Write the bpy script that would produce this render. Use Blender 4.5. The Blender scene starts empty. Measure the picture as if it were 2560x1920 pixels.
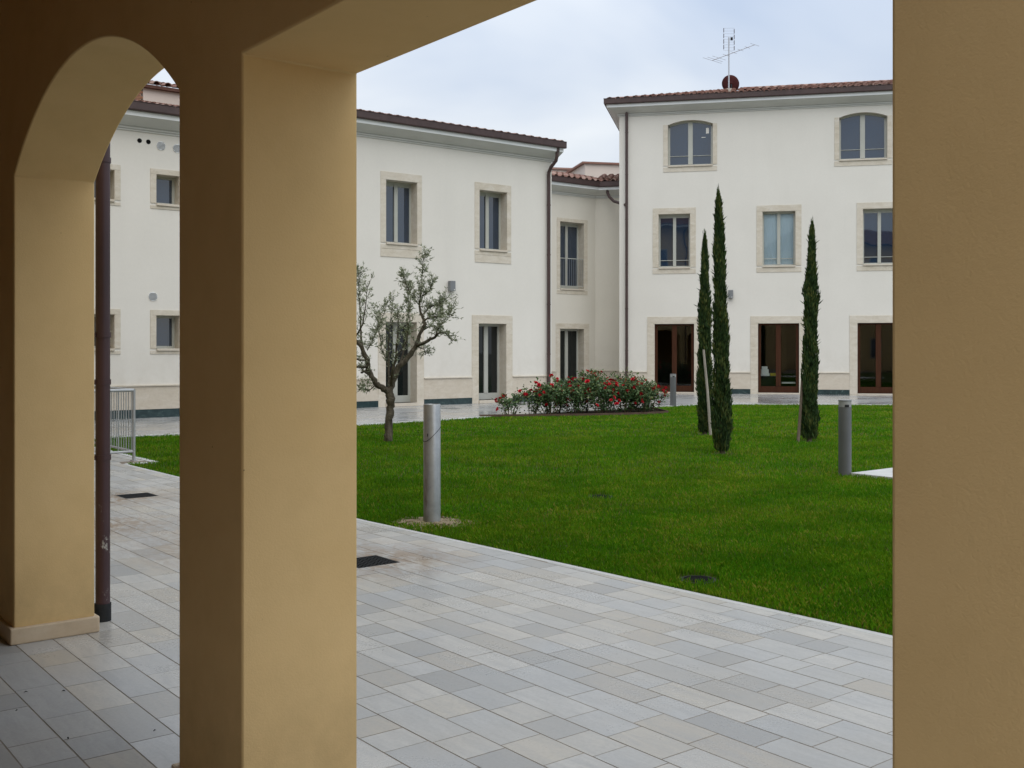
import bpy, bmesh, math, random
import numpy as np
from mathutils import Vector, Matrix

random.seed(7); RNG = np.random.default_rng(11)
R = math.radians
scene = bpy.context.scene
COL = scene.collection

# ------------------------------------------------------------------ camera
cam = bpy.data.cameras.new('camera'); camo = bpy.data.objects.new('camera', cam); COL.objects.link(camo)
camo.location = (0, 0, 1.55); camo.rotation_euler = (R(90), 0, 0)
cam.sensor_width = 36; cam.lens = 37.46; cam.shift_y = -0.0335
cam.clip_start = 0.05; cam.clip_end = 900
scene.camera = camo

# ------------------------------------------------------------------ sky and light (overcast)
SUN_EL, SUN_AZ = R(52), R(163)          # azimuth clockwise from +Y: behind the camera, a little to the right
w = bpy.data.worlds.new('World'); scene.world = w; w.use_nodes = True
nt = w.node_tree; nt.nodes.clear()
def wn(t, **k):
    n = nt.nodes.new(t)
    for a, b in k.items(): setattr(n, a, b)
    return n
out = wn('ShaderNodeOutputWorld'); bg = wn('ShaderNodeBackground'); bg.inputs['Strength'].default_value = 0.1
sky = wn('ShaderNodeTexSky', sky_type='NISHITA'); sky.sun_disc = False; sky.sun_elevation = SUN_EL; sky.sun_rotation = SUN_AZ
tc = wn('ShaderNodeTexCoord')
sep = wn('ShaderNodeSeparateXYZ'); nt.links.new(tc.outputs['Generated'], sep.inputs[0])
# cloud layer: project the view direction on a high plane so that clouds flatten towards the horizon
za = wn('ShaderNodeMath', operation='MAXIMUM'); za.inputs[1].default_value = 0.0; nt.links.new(sep.outputs['Z'], za.inputs[0])
zb = wn('ShaderNodeMath', operation='ADD'); zb.inputs[1].default_value = 0.30; nt.links.new(za.outputs[0], zb.inputs[0])
dx = wn('ShaderNodeMath', operation='DIVIDE'); nt.links.new(sep.outputs['X'], dx.inputs[0]); nt.links.new(zb.outputs[0], dx.inputs[1])
dy = wn('ShaderNodeMath', operation='DIVIDE'); nt.links.new(sep.outputs['Y'], dy.inputs[0]); nt.links.new(zb.outputs[0], dy.inputs[1])
cmb = wn('ShaderNodeCombineXYZ'); nt.links.new(dx.outputs[0], cmb.inputs[0]); nt.links.new(dy.outputs[0], cmb.inputs[1])
cmb.inputs[2].default_value = 3.7
no = wn('ShaderNodeTexNoise'); no.inputs['Scale'].default_value = 1.5; no.inputs['Detail'].default_value = 4; no.inputs['Roughness'].default_value = 0.48
no.inputs['Distortion'].default_value = 0.35
nt.links.new(cmb.outputs[0], no.inputs['Vector'])
rp = wn('ShaderNodeValToRGB')
rp.color_ramp.elements[0].position = 0.30; rp.color_ramp.elements[0].color = (5.1, 6.0, 7.5, 1)
rp.color_ramp.elements[1].position = 0.66; rp.color_ramp.elements[1].color = (8.5, 8.9, 9.3, 1)
nt.links.new(no.outputs['Fac'], rp.inputs['Fac'])
# an overcast sky is brighter overhead than at the horizon
zen = wn('ShaderNodeMapRange'); zen.inputs['From Min'].default_value = 0.0; zen.inputs['From Max'].default_value = 1.0
zen.inputs['To Min'].default_value = 0.86; zen.inputs['To Max'].default_value = 2.0
nt.links.new(sep.outputs['Z'], zen.inputs['Value'])
ml = wn('ShaderNodeVectorMath', operation='SCALE'); nt.links.new(rp.outputs['Color'], ml.inputs[0]); nt.links.new(zen.outputs[0], ml.inputs['Scale'])
mx = wn('ShaderNodeMix', data_type='RGBA'); mx.inputs['Factor'].default_value = 0.90
nt.links.new(sky.outputs['Color'], mx.inputs[6]); nt.links.new(ml.outputs[0], mx.inputs[7])
nt.links.new(mx.outputs[2], bg.inputs['Color']); nt.links.new(bg.outputs[0], out.inputs[0])

sun = bpy.data.lights.new('sun', 'SUN'); suno = bpy.data.objects.new('sun', sun); COL.objects.link(suno)
sun.energy = 1.5; sun.angle = R(70); sun.color = (1.0, 0.94, 0.85)
sd = Vector((math.sin(SUN_AZ) * math.cos(SUN_EL), math.cos(SUN_AZ) * math.cos(SUN_EL), math.sin(SUN_EL)))
suno.rotation_euler = sd.to_track_quat('Z', 'Y').to_euler()

scene.view_settings.view_transform = 'Standard'; scene.view_settings.look = 'None'
scene.view_settings.exposure = 0.0; scene.view_settings.gamma = 1.0; scene.view_settings.use_curve_mapping = False
scene.render.engine = 'CYCLES'
scene.cycles.max_bounces = 10; scene.cycles.diffuse_bounces = 6; scene.cycles.use_denoising = True

# ------------------------------------------------------------------ frames of the place (metres)
A_ANG = R(51.91)
Vd = Vector((math.sin(A_ANG), math.cos(A_ANG), 0)); Wd = Vector((-math.cos(A_ANG), math.sin(A_ANG), 0))
ARC_ROT = math.atan2(-Wd.y, -Wd.x)      # arcade frame: local x = -U (to the right), local y = V (outwards)
def uv(u, v, z=0.0): return Vector((0, 0, z)) + Wd * u + Vd * v

# ------------------------------------------------------------------ helpers
def tag(o, label=None, cat=None, group=None, kind=None):
    if label: o['label'] = label
    if cat: o['category'] = cat
    if group: o['group'] = group
    if kind: o['kind'] = kind
    return o
def empty(name, loc=(0, 0, 0), rz=0.0, label=None, cat=None, group=None):
    o = bpy.data.objects.new(name, None); o.empty_display_size = 0.3
    o.location = loc; o.rotation_euler = (0, 0, rz); COL.objects.link(o)
    return tag(o, label, cat, group)
class MB:
    def __init__(s): s.v = []; s.f = []
    def add(s, vs, fs):
        n = len(s.v); s.v += [tuple(p) for p in vs]; s.f += [tuple(i + n for i in f) for f in fs]; return s
    def box(s, x0, x1, y0, y1, z0, z1):
        return s.add([(x0, y0, z0), (x1, y0, z0), (x1, y1, z0), (x0, y1, z0), (x0, y0, z1), (x1, y0, z1), (x1, y1, z1), (x0, y1, z1)],
                     [(0, 3, 2, 1), (4, 5, 6, 7), (0, 1, 5, 4), (1, 2, 6, 5), (2, 3, 7, 6), (3, 0, 4, 7)])
    def quad(s, a, b, c, d): return s.add([a, b, c, d], [(0, 1, 2, 3)])
    def tube(s, pts, rad, n=10, cap=True):
        pts = [Vector(p) for p in pts]; rad = rad if isinstance(rad, (list, tuple)) else [rad] * len(pts)
        rings = []; up = Vector((0.123, 0.31, 0.94)).normalized()
        side = None
        for i, p in enumerate(pts):
            t = (pts[min(i + 1, len(pts) - 1)] - pts[max(i - 1, 0)]).normalized()
            if side is None:
                side = t.cross(up)
                if side.length < 1e-3: side = t.cross(Vector((1, 0, 0)))
            else: side = side - t * side.dot(t)
            side.normalize(); b = t.cross(side)
            rings.append([p + (side * math.cos(a) + b * math.sin(a)) * rad[i] for a in [2 * math.pi * k / n for k in range(n)]])
        vs = [q for r in rings for q in r]; fs = []
        for i in range(len(pts) - 1):
            for k in range(n):
                a, b2 = i * n + k, i * n + (k + 1) % n
                fs.append((a, a + n, b2 + n, b2))
        if cap: fs.append(tuple(range(n))); fs.append(tuple(reversed(range(len(vs) - n, len(vs)))))
        return s.add(vs, fs)
    def cyl(s, c, r, z0, z1, n=24, r1=None):
        r1 = r if r1 is None else r1
        a = [2 * math.pi * k / n for k in range(n)]
        vs = [(c[0] + r * math.cos(t), c[1] + r * math.sin(t), z0) for t in a] + [(c[0] + r1 * math.cos(t), c[1] + r1 * math.sin(t), z1) for t in a]
        fs = [(k, (k + 1) % n, n + (k + 1) % n, n + k) for k in range(n)] + [tuple(reversed(range(n))), tuple(range(n, 2 * n))]
        return s.add(vs, fs)
    def extrude_y(s, poly, y0, y1):      # poly of (x, z), counter-clockwise seen from -y
        n = len(poly)
        vs = [(x, y0, z) for x, z in poly] + [(x, y1, z) for x, z in poly]
        fs = [tuple(range(n)), tuple(reversed(range(n, 2 * n)))] + [(k, n + k, n + (k + 1) % n, (k + 1) % n) for k in range(n)]
        return s.add(vs, fs)
    def extrude_z(s, poly, z0, z1):
        n = len(poly)
        vs = [(x, y, z0) for x, y in poly] + [(x, y, z1) for x, y in poly]
        fs = [tuple(reversed(range(n))), tuple(range(n, 2 * n))] + [(k, (k + 1) % n, n + (k + 1) % n, n + k) for k in range(n)]
        return s.add(vs, fs)
    def mesh(s, name, m=None, smooth=None, fix=True):
        me = bpy.data.meshes.new(name); me.from_pydata(s.v, [], s.f)
        if fix:
            bm = bmesh.new(); bm.from_mesh(me); bmesh.ops.recalc_face_normals(bm, faces=bm.faces); bm.to_mesh(me); bm.free()
        if m: me.materials.append(m)
        if smooth is not None:
            me.polygons.foreach_set('use_smooth', [True] * len(me.polygons)); me.set_sharp_from_angle(angle=R(smooth))
        return me
    def build(s, name, m, parent=None, smooth=None, bevel=0, fix=True, loc=None):
        o = bpy.data.objects.new(name, s.mesh(name, m, smooth, fix)); COL.objects.link(o)
        if parent: o.parent = parent
        if loc: o.location = loc
        if bevel:
            b = o.modifiers.new('bevel', 'BEVEL'); b.width = bevel; b.segments = 2; b.limit_method = 'ANGLE'; b.angle_limit = R(35)
        return o
def inst(name, me, parent=None, loc=(0, 0, 0), rot=(0, 0, 0), scale=(1, 1, 1)):
    o = bpy.data.objects.new(name, me); COL.objects.link(o); o.parent = parent
    o.location = loc; o.rotation_euler = rot; o.scale = scale
    return o
def sweep(path, prof, closed_ends=True):
    """profile (offset to the right of the path direction, z) swept along a plan polyline with mitres"""
    mb = MB(); n = len(path); m = len(prof); vs = []
    P = [Vector((p[0], p[1])) for p in path]
    nr = []
    for i in range(n - 1):
        d = (P[i + 1] - P[i]).normalized(); nr.append(Vector((d.y, -d.x)))
    for i in range(n):
        a = nr[max(i - 1, 0)]; b = nr[min(i, n - 2)]
        mt = (a + b) / (1 + a.dot(b))
        for o, z in prof: vs.append((P[i].x + mt.x * o, P[i].y + mt.y * o, z))
    fs = []
    for i in range(n - 1):
        for k in range(m):
            fs.append((i * m + k, i * m + (k + 1) % m, (i + 1) * m + (k + 1) % m, (i + 1) * m + k))
    if closed_ends: fs.append(tuple(reversed(range(m)))); fs.append(tuple(range((n - 1) * m, n * m)))
    return mb.add(vs, fs)
def raw_mesh(name, verts, faces_quads, m, parent=None, tint=None, smooth=False):
    """big numpy quad mesh; optional per-vertex float attribute tint"""
    me = bpy.data.meshes.new(name); nv, nf = len(verts), len(faces_quads); k = faces_quads.shape[1]
    me.vertices.add(nv); me.vertices.foreach_set('co', verts.astype(np.float32).ravel())
    me.loops.add(nf * k); me.loops.foreach_set('vertex_index', faces_quads.astype(np.int32).ravel())
    me.polygons.add(nf); me.polygons.foreach_set('loop_start', (np.arange(nf) * k).astype(np.int32))
    try: me.polygons.foreach_set('loop_total', np.full(nf, k, np.int32))
    except Exception: pass
    if tint is not None:
        a = me.attributes.new('tint', 'FLOAT', 'POINT'); a.data.foreach_set('value', tint.astype(np.float32))
    me.materials.append(m); me.update(calc_edges=True); me.validate()
    if smooth: me.polygons.foreach_set('use_smooth', [True] * len(me.polygons))
    o = bpy.data.objects.new(name, me); COL.objects.link(o)
    if parent: o.parent = parent
    return o

# ------------------------------------------------------------------ materials
class NB:
    def __init__(s, name):
        s.m = bpy.data.materials.new(name); s.m.use_nodes = True; s.t = s.m.node_tree
        s.b = s.t.nodes['Principled BSDF']
    def n(s, t, **k):
        x = s.t.nodes.new(t)
        for a, b in k.items(): setattr(x, a, b)
        return x
    def l(s, a, b): s.t.links.new(a, b)
    def pos(s, kind='world'):
        if kind == 'world': return s.n('ShaderNodeNewGeometry').outputs['Position']
        return s.n('ShaderNodeTexCoord').outputs['Object']
    def noise(s, vec, scale, detail=3, rough=0.55, dist=0.0, stretch=None):
        if stretch:
            mp = s.n('ShaderNodeMapping'); mp.inputs['Scale'].default_value = stretch; s.l(vec, mp.inputs['Vector']); vec = mp.outputs[0]
        x = s.n('ShaderNodeTexNoise'); x.inputs['Scale'].default_value = scale; x.inputs['Detail'].default_value = detail
        x.inputs['Roughness'].default_value = rough; x.inputs['Distortion'].default_value = dist; s.l(vec, x.inputs['Vector'])
        return x.outputs['Fac']
    def ramp(s, fac, stops):
        x = s.n('ShaderNodeValToRGB'); e = x.color_ramp.elements
        while len(e) < len(stops): e.new(0.5)
        for q, (p, c) in zip(e, stops): q.position = p; q.color = (*c, 1) if len(c) == 3 else c
        s.l(fac, x.inputs['Fac']); return x.outputs['Color']
    def mix(s, fac, a, b, mode='MIX'):
        x = s.n('ShaderNodeMix', data_type='RGBA', blend_type=mode)
        for v, i in ((fac, 0), (a, 6), (b, 7)):
            if hasattr(v, 'is_linked'): s.l(v, x.inputs[i])
            else: x.inputs[i].default_value = v if i == 0 else (*v, 1)
        return x.outputs[2]
    def math(s, op, a, b=0.0, c=None):
        x = s.n('ShaderNodeMath', operation=op)
        for i, v in enumerate((a, b) if c is None else (a, b, c)):
            if hasattr(v, 'is_linked'): s.l(v, x.inputs[i])
            else: x.inputs[i].default_value = v
        return x.outputs[0]
    def rng(s, v, a, b, c, d):
        x = s.n('ShaderNodeMapRange'); s.l(v, x.inputs['Value'])
        for k, q in zip(('From Min', 'From Max', 'To Min', 'To Max'), (a, b, c, d)): x.inputs[k].default_value = q
        return x.outputs[0]
    def color(s, c):
        if hasattr(c, 'is_linked'): s.l(c, s.b.inputs['Base Color'])
        else: s.b.inputs['Base Color'].default_value = (*c, 1)
    def set(s, **k):
        for a, v in k.items():
            i = s.b.inputs[a.replace('_', ' ')]
            if hasattr(v, 'is_linked'): s.l(v, i)
            else: i.default_value = v
    def bump(s, h, strength, dist):
        x = s.n('ShaderNodeBump'); x.inputs['Strength'].default_value = strength; x.inputs['Distance'].default_value = dist
        s.l(h, x.inputs['Height']); s.l(x.outputs[0], s.b.inputs['Normal'])
def simple(name, c1, c2=None, scale=3.0, rough=0.6, spec=0.4, metal=0.0, bump=None, detail=4, kind='object', stretch=None):
    k = NB(name); p = k.pos(kind)
    if c2 is None: k.color(c1)
    else: k.color(k.ramp(k.noise(p, scale, detail, 0.6, 0.0, stretch), [(0.3, c1), (0.7, c2)]))
    k.set(Roughness=rough, Specular_IOR_Level=spec, Metallic=metal)
    if bump: k.bump(k.noise(p, bump[0], 3), bump[1], bump[2])
    return k.m

def mk_stucco(name, c1, c2, grain, gstr):
    k = NB(name); p = k.pos('object')
    big = k.noise(p, 0.5, 4, 0.6); fine = k.noise(p, 14, 3)
    base = k.ramp(big, [(0.3, c1), (0.7, c2)])
    streak = k.noise(p, 1.2, 4, 0.6, 0, (1, 1, 0.12))
    base = k.mix(k.rng(streak, 0.5, 0.8, 0.0, 0.16), base, tuple(v * 0.82 for v in c1))
    base = k.mix(k.rng(fine, 0.3, 0.7, 0.0, 0.10), base, tuple(v * 0.8 for v in c1))
    sz = k.n('ShaderNodeSeparateXYZ'); k.l(p, sz.inputs[0])
    dirt = k.math('MULTIPLY', k.rng(sz.outputs['Z'], 0.75, 1.9, 1, 0), k.rng(k.noise(p, 2.2, 5, 0.7), 0.40, 0.75, 0, 0.35))
    base = k.mix(dirt, base, (0.46, 0.42, 0.35))
    base = k.mix(k.rng(k.noise(p, 3.0, 5, 0.7, 0.4, (2.2, 1, 0.10)), 0.62, 0.85, 0.0, 0.12), base, (0.44, 0.42, 0.38))
    k.color(base); k.set(Roughness=0.92, Specular_IOR_Level=0.15)
    k.bump(k.noise(p, grain, 2, 0.6), gstr, 0.004)
    return k.m
WHITE = mk_stucco('white_stucco', (0.675, 0.655, 0.605), (0.72, 0.70, 0.65), 60, 0.25)
CREAM = mk_stucco('cream_stucco', (0.64, 0.61, 0.54), (0.68, 0.65, 0.58), 60, 0.25)
PINK = mk_stucco('pale_pink_stucco', (0.60, 0.52, 0.47), (0.64, 0.56, 0.50), 60, 0.2)
def mk_ochre():
    k = NB('ochre_stucco'); p = k.pos('object')
    big = k.noise(p, 0.9, 5, 0.6, 0.3)
    base = k.ramp(big, [(0.28, (0.69, 0.488, 0.232)), (0.72, (0.75, 0.548, 0.280))])
    blot = k.noise(p, 5, 5, 0.65)
    base = k.mix(k.rng(blot, 0.45, 0.8, 0.0, 0.22), base, (0.52, 0.365, 0.17))
    # scuffed, slightly darker foot of the piers and stray specks
    sz = k.n('ShaderNodeSeparateXYZ'); k.l(p, sz.inputs[0])
    foot = k.math('MULTIPLY', k.rng(sz.outputs['Z'], 0.12, 0.75, 1, 0), k.noise(p, 3.2, 5, 0.7))
    base = k.mix(k.rng(foot, 0.15, 0.6, 0, 0.5), base, (0.36, 0.26, 0.13))
    vor = k.n('ShaderNodeTexVoronoi'); vor.inputs['Scale'].default_value = 7; k.l(p, vor.inputs['Vector'])
    base = k.mix(k.rng(vor.outputs['Distance'], 0.012, 0.028, 0.75, 0), base, (0.13, 0.08, 0.04))
    k.color(base); k.set(Roughness=0.95, Specular_IOR_Level=0.06)
    h = k.math('ADD', k.noise(p, 150, 3, 0.7), k.math('MULTIPLY', k.noise(p, 60, 3), 0.12))
    h = k.math('ADD', h, k.math('MULTIPLY', k.noise(p, 2.2, 2), 1.2))
    k.bump(h, 0.27, 0.004)
    return k.m
OCHRE = mk_ochre()
def mk_travertine(name, c1, c2, c3):
    k = NB(name); p = k.pos('object')
    a = k.noise(p, 3.0, 6, 0.65, 0.6, (1.0, 1.0, 2.2)); b = k.noise(p, 22, 4, 0.6)
    base = k.ramp(a, [(0.25, c1), (0.5, c2), (0.72, c3)])
    base = k.mix(k.rng(b, 0.5, 0.75, 0, 0.3), base, tuple(v * 0.72 for v in c1))
    oi = k.n('ShaderNodeObjectInfo')
    base = k.mix(k.rng(oi.outputs['Random'], 0, 1, 0, 0.3), base, c3)
    k.color(base); k.set(Roughness=0.6, Specular_IOR_Level=0.35); k.bump(b, 0.15, 0.003)
    return k.m
STONE = mk_travertine('travertine', (0.47, 0.415, 0.325), (0.565, 0.515, 0.425), (0.64, 0.60, 0.53))
SKIRT = mk_travertine('warm_skirting_stone', (0.44, 0.34, 0.225), (0.52, 0.415, 0.29), (0.57, 0.475, 0.35))
STONE2 = mk_travertine('travertine_panel', (0.50, 0.44, 0.355), (0.55, 0.495, 0.41), (0.60, 0.55, 0.475))
def mk_marble():
    k = NB('dark_green_marble'); p = k.pos('object')
    a = k.noise(p, 4, 8, 0.75, 1.8)
    k.color(k.ramp(a, [(0.40, (0.012, 0.028, 0.032)), (0.60, (0.028, 0.055, 0.058)), (0.70, (0.13, 0.18, 0.17))]))
    k.set(Roughness=0.22, Specular_IOR_Level=0.5); return k.m
MARBLE = mk_marble()
EAVE = simple('eave_render', (0.55, 0.555, 0.53), (0.60, 0.605, 0.58), 1.5, 0.9, 0.2)
FASCIA = simple('white_fascia', (0.74, 0.77, 0.79), (0.80, 0.82, 0.83), 1.5, 0.7, 0.3)
def mk_brownmetal():
    k = NB('brown_painted_metal'); p = k.pos('object')
    k.color(k.ramp(k.noise(p, 4, 5, 0.65), [(0.3, (0.040, 0.022, 0.021)), (0.7, (0.066, 0.038, 0.035))]))
    k.set(Roughness=k.rng(k.noise(p, 6, 4), 0.3, 0.7, 0.42, 0.62), Specular_IOR_Level=0.5); return k.m
BROWN = mk_brownmetal()
def mk_pipe():
    k = NB('chipped_maroon_pipe'); p = k.pos('object')
    base = k.ramp(k.noise(p, 5, 5, 0.6, 0, (1, 1, 0.3)), [(0.3, (0.034, 0.014, 0.017)), (0.7, (0.062, 0.028, 0.032))])
    sz = k.n('ShaderNodeSeparateXYZ'); k.l(p, sz.inputs[0])
    low = k.rng(sz.outputs['Z'], 0.08, 0.9, 1.0, 0.0)
    ch = k.math('MULTIPLY', k.rng(k.noise(p, 11, 5, 0.75, 0.4, (1, 1, 0.55)), 0.54, 0.60, 0, 1), k.rng(low, 0.15, 0.6, 0, 1))
    base = k.mix(ch, base, (0.40, 0.39, 0.36))
    k.color(base); k.set(Roughness=0.45); return k.m
CHIPPED = mk_pipe()
FRAME = simple('grey_green_window_paint', (0.40, 0.41, 0.37), (0.44, 0.45, 0.41), 2, 0.45, 0.4)
def mk_wood():
    k = NB('varnished_brown_wood'); p = k.pos('object')
    k.color(k.ramp(k.noise(p, 3, 6, 0.7, 1.0, (9, 9, 0.7)), [(0.3, (0.032, 0.012, 0.006)), (0.7, (0.070, 0.026, 0.012))]))
    k.set(Roughness=0.6, Specular_IOR_Level=0.12); return k.m
WOOD = mk_wood()
def mk_glass(name, c, wob, ior=1.75):
    k = NB(name); k.color(c); k.set(Roughness=0.02, IOR=ior, Specular_IOR_Level=0.5)
    p = k.pos('object'); k.bump(k.noise(p, 1.6, 1), wob, 0.006); return k.m
GLASS = mk_glass('dark_window_glass', (0.010, 0.026, 0.054), 0.25, 1.95)  # blue of the reflected sky put into the pane colour
DOORGLASS = mk_glass('door_glass', (0.010, 0.013, 0.013), 0.12, 1.5)
def mk_clear():
    k = NB('clear_glass'); g = k.n('ShaderNodeBsdfGlossy'); g.inputs['Roughness'].default_value = 0.02
    tr = k.n('ShaderNodeBsdfTransparent'); tr.inputs['Color'].default_value = (0.94, 0.97, 0.97, 1)
    fr = k.n('ShaderNodeFresnel'); fr.inputs['IOR'].default_value = 1.45
    mx = k.n('ShaderNodeMixShader'); k.l(fr.outputs[0], mx.inputs[0]); k.l(tr.outputs[0], mx.inputs[1]); k.l(g.outputs[0], mx.inputs[2])
    k.l(mx.outputs[0], k.t.nodes['Material Output'].inputs[0]); return k.m
CLEAR = mk_clear()
CURTAIN = simple('pale_curtain', (0.68, 0.80, 0.92), (0.74, 0.85, 0.95), 3, 0.8, 0.2, stretch=(8, 8, 0.2))
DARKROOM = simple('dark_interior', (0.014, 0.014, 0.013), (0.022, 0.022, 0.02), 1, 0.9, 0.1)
PAPER = simple('white_paper', (0.75, 0.74, 0.70))
YELLOW = simple('yellow_card', (0.55, 0.42, 0.04))
def mk_tile():
    k = NB('terracotta_roof_tile'); p = k.pos('world'); oi = k.n('ShaderNodeObjectInfo'); g = k.n('ShaderNodeNewGeometry')
    r = k.math('FRACT', k.math('ADD', oi.outputs['Random'], g.outputs['Random Per Island']))
    base = k.ramp(r, [(0.0, (0.17, 0.085, 0.065)), (0.35, (0.24, 0.125, 0.098)), (0.7, (0.29, 0.175, 0.145)), (1.0, (0.36, 0.25, 0.205))])
    base = k.mix(k.rng(k.noise(p, 9, 5, 0.7), 0.5, 0.75, 0, 0.55), base, (0.17, 0.13, 0.105))
    k.color(base); k.set(Roughness=0.85, Specular_IOR_Level=0.2); return k.m
TILE = mk_tile()
ROOFBASE = simple('roof_channel_tiles', (0.09, 0.045, 0.036), (0.15, 0.08, 0.062), 6, 0.9, 0.1)
BRICK = simple('old_brick', (0.25, 0.12, 0.075), (0.34, 0.19, 0.12), 8, 0.9, 0.1)
MORTAR = simple('mortar', (0.42, 0.38, 0.33), (0.5, 0.46, 0.41), 8, 0.95, 0.1)
def mk_paving(name, wet):
    k = NB(name); p = k.pos('world'); oi = k.n('ShaderNodeObjectInfo'); g = k.n('ShaderNodeNewGeometry')
    r = k.math('FRACT', k.math('ADD', oi.outputs['Random'], g.outputs['Random Per Island']))
    base = k.ramp(r, [(0.0, (0.305, 0.302, 0.292)), (0.14, (0.372, 0.380, 0.382)), (0.34, (0.450, 0.456, 0.454)), (0.54, (0.505, 0.490, 0.455)),
                      (0.70, (0.415, 0.426, 0.432)), (0.84, (0.475, 0.450, 0.398)), (0.94, (0.410, 0.380, 0.330)), (1.0, (0.350, 0.345, 0.330))])
    mp = k.n('ShaderNodeMapping'); mp.inputs['Rotation'].default_value = (0, 0, -ARC_ROT); k.l(p, mp.inputs['Vector'])
    vein = k.noise(mp.outputs[0], 3.0, 6, 0.7, 0.7, (1.2, 6.0, 1))
    base = k.mix(k.rng(vein, 0.40, 0.70, 0.0, 0.62), base, (0.315, 0.325, 0.330))
    fine = k.noise(p, 55, 4, 0.7)
    base = k.mix(k.rng(fine, 0.45, 0.75, 0, 0.25), base, (0.25, 0.25, 0.245))
    cloud = k.noise(p, 1.1, 4, 0.6)
    base = k.mix(k.rng(cloud, 0.42, 0.70, 0, 0.40), base, (0.42, 0.39, 0.335))
    # rusty mud washed towards the drain grates
    for (u, v, rad) in ((6.8, 4.05, 0.85), (8.0, 3.6, 1.2), (11.3, 3.6, 1.0), (9.6, 2.9, 1.0)):
        q = uv(u, v)
        d = k.n('ShaderNodeVectorMath', operation='DISTANCE'); k.l(p, d.inputs[0]); d.inputs[1].default_value = q
        st = k.math('MULTIPLY', k.rng(d.outputs['Value'], 0.15, rad, 1, 0), k.rng(k.noise(mp.outputs[0], 5, 6, 0.75, 1.2, (1, 2.2, 1)), 0.40, 0.56, 0, 1))
        base = k.mix(k.math('MULTIPLY', st, 0.95), base, (0.225, 0.145, 0.080))
    if not wet: base = k.mix(0.30, base, (0.17, 0.17, 0.165))  # same stone for the portico floor, with the shade mixed into its colour
    k.color(base)
    rr = k.rng(k.noise(p, 0.8, 4, 0.6), 0.35, 0.65, 0.22 if wet else 0.48, 0.42 if wet else 0.66)
    k.set(Roughness=k.math('ADD', rr, k.rng(fine, 0.3, 0.7, -0.04, 0.05)), Specular_IOR_Level=0.45 if wet else 0.3)
    k.bump(k.math('ADD', k.math('MULTIPLY', vein, 1.0), k.math('MULTIPLY', fine, 0.25)), 0.25, 0.004)
    return k.m
SLAB = mk_paving('quartzite_slab', True)
INSLAB = mk_paving('shade_darkened_quartzite_slab', False)
GROUT = simple('sandy_grout', (0.165, 0.138, 0.110), (0.26, 0.225, 0.185), 14, 0.95, 0.1, kind='world')
BOUNCE_PAVE = simple('bounce_sheet_paving', (0.19, 0.185, 0.17), (0.25, 0.24, 0.22), 2, 0.8, 0.2, kind='world')
KERB = simple('pale_kerb_stone', (0.45, 0.46, 0.455), (0.52, 0.525, 0.515), 6, 0.65, 0.35, kind='world', bump=(60, 0.2, 0.003))
def mk_farpave():
    k = NB('wet_pavement'); p = k.pos('world')
    mp = k.n('ShaderNodeMapping'); mp.inputs['Rotation'].default_value = (0, 0, -ARC_ROT + R(90)); k.l(p, mp.inputs['Vector'])
    br = k.n('ShaderNodeTexBrick'); br.inputs['Scale'].default_value = 1.0
    br.inputs['Color1'].default_value = (0.30, 0.315, 0.33, 1); br.inputs['Color2'].default_value = (0.37, 0.37, 0.36, 1); br.inputs['Mortar'].default_value = (0.17, 0.15, 0.13, 1)
    br.inputs['Mortar Size'].default_value = 0.006; br.inputs['Brick Width'].default_value = 0.42; br.inputs['Row Height'].default_value = 0.19
    k.l(mp.outputs[0], br.inputs['Vector'])
    base = k.mix(k.rng(k.noise(p, 1.2, 5, 0.65), 0.42, 0.7, 0, 0.5), br.outputs['Color'], (0.23, 0.235, 0.235))
    k.color(base)
    pud = k.noise(p, 0.45, 5, 0.62)
    k.set(Roughness=k.rng(pud, 0.38, 0.60, 0.10, 0.34), Specular_IOR_Level=0.55)
    k.bump(k.noise(p, 18, 3), 0.10, 0.003)
    return k.m
FARPAVE = mk_farpave()
SOIL = simple('lawn_soil', (0.035, 0.060, 0.008), (0.065, 0.080, 0.014), 3, 0.95, 0.1, kind='world', bump=(30, 0.6, 0.02))
BARE = simple('bare_sandy_soil', (0.17, 0.135, 0.085), (0.30, 0.25, 0.17), 9, 0.95, 0.1, kind='world', bump=(45, 0.8, 0.02))
BEDSOIL = simple('dark_bed_soil', (0.018, 0.013, 0.009), (0.045, 0.032, 0.022), 12, 0.95, 0.1, kind='world', bump=(40, 0.8, 0.03))
EDGING = simple('brown_edging', (0.07, 0.045, 0.032), (0.11, 0.075, 0.055), 4, 0.8, 0.2)
GROUND = simple('distant_ground', (0.10, 0.10, 0.08), (0.15, 0.14, 0.11), 0.2, 0.95, 0.1, kind='world')
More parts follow.
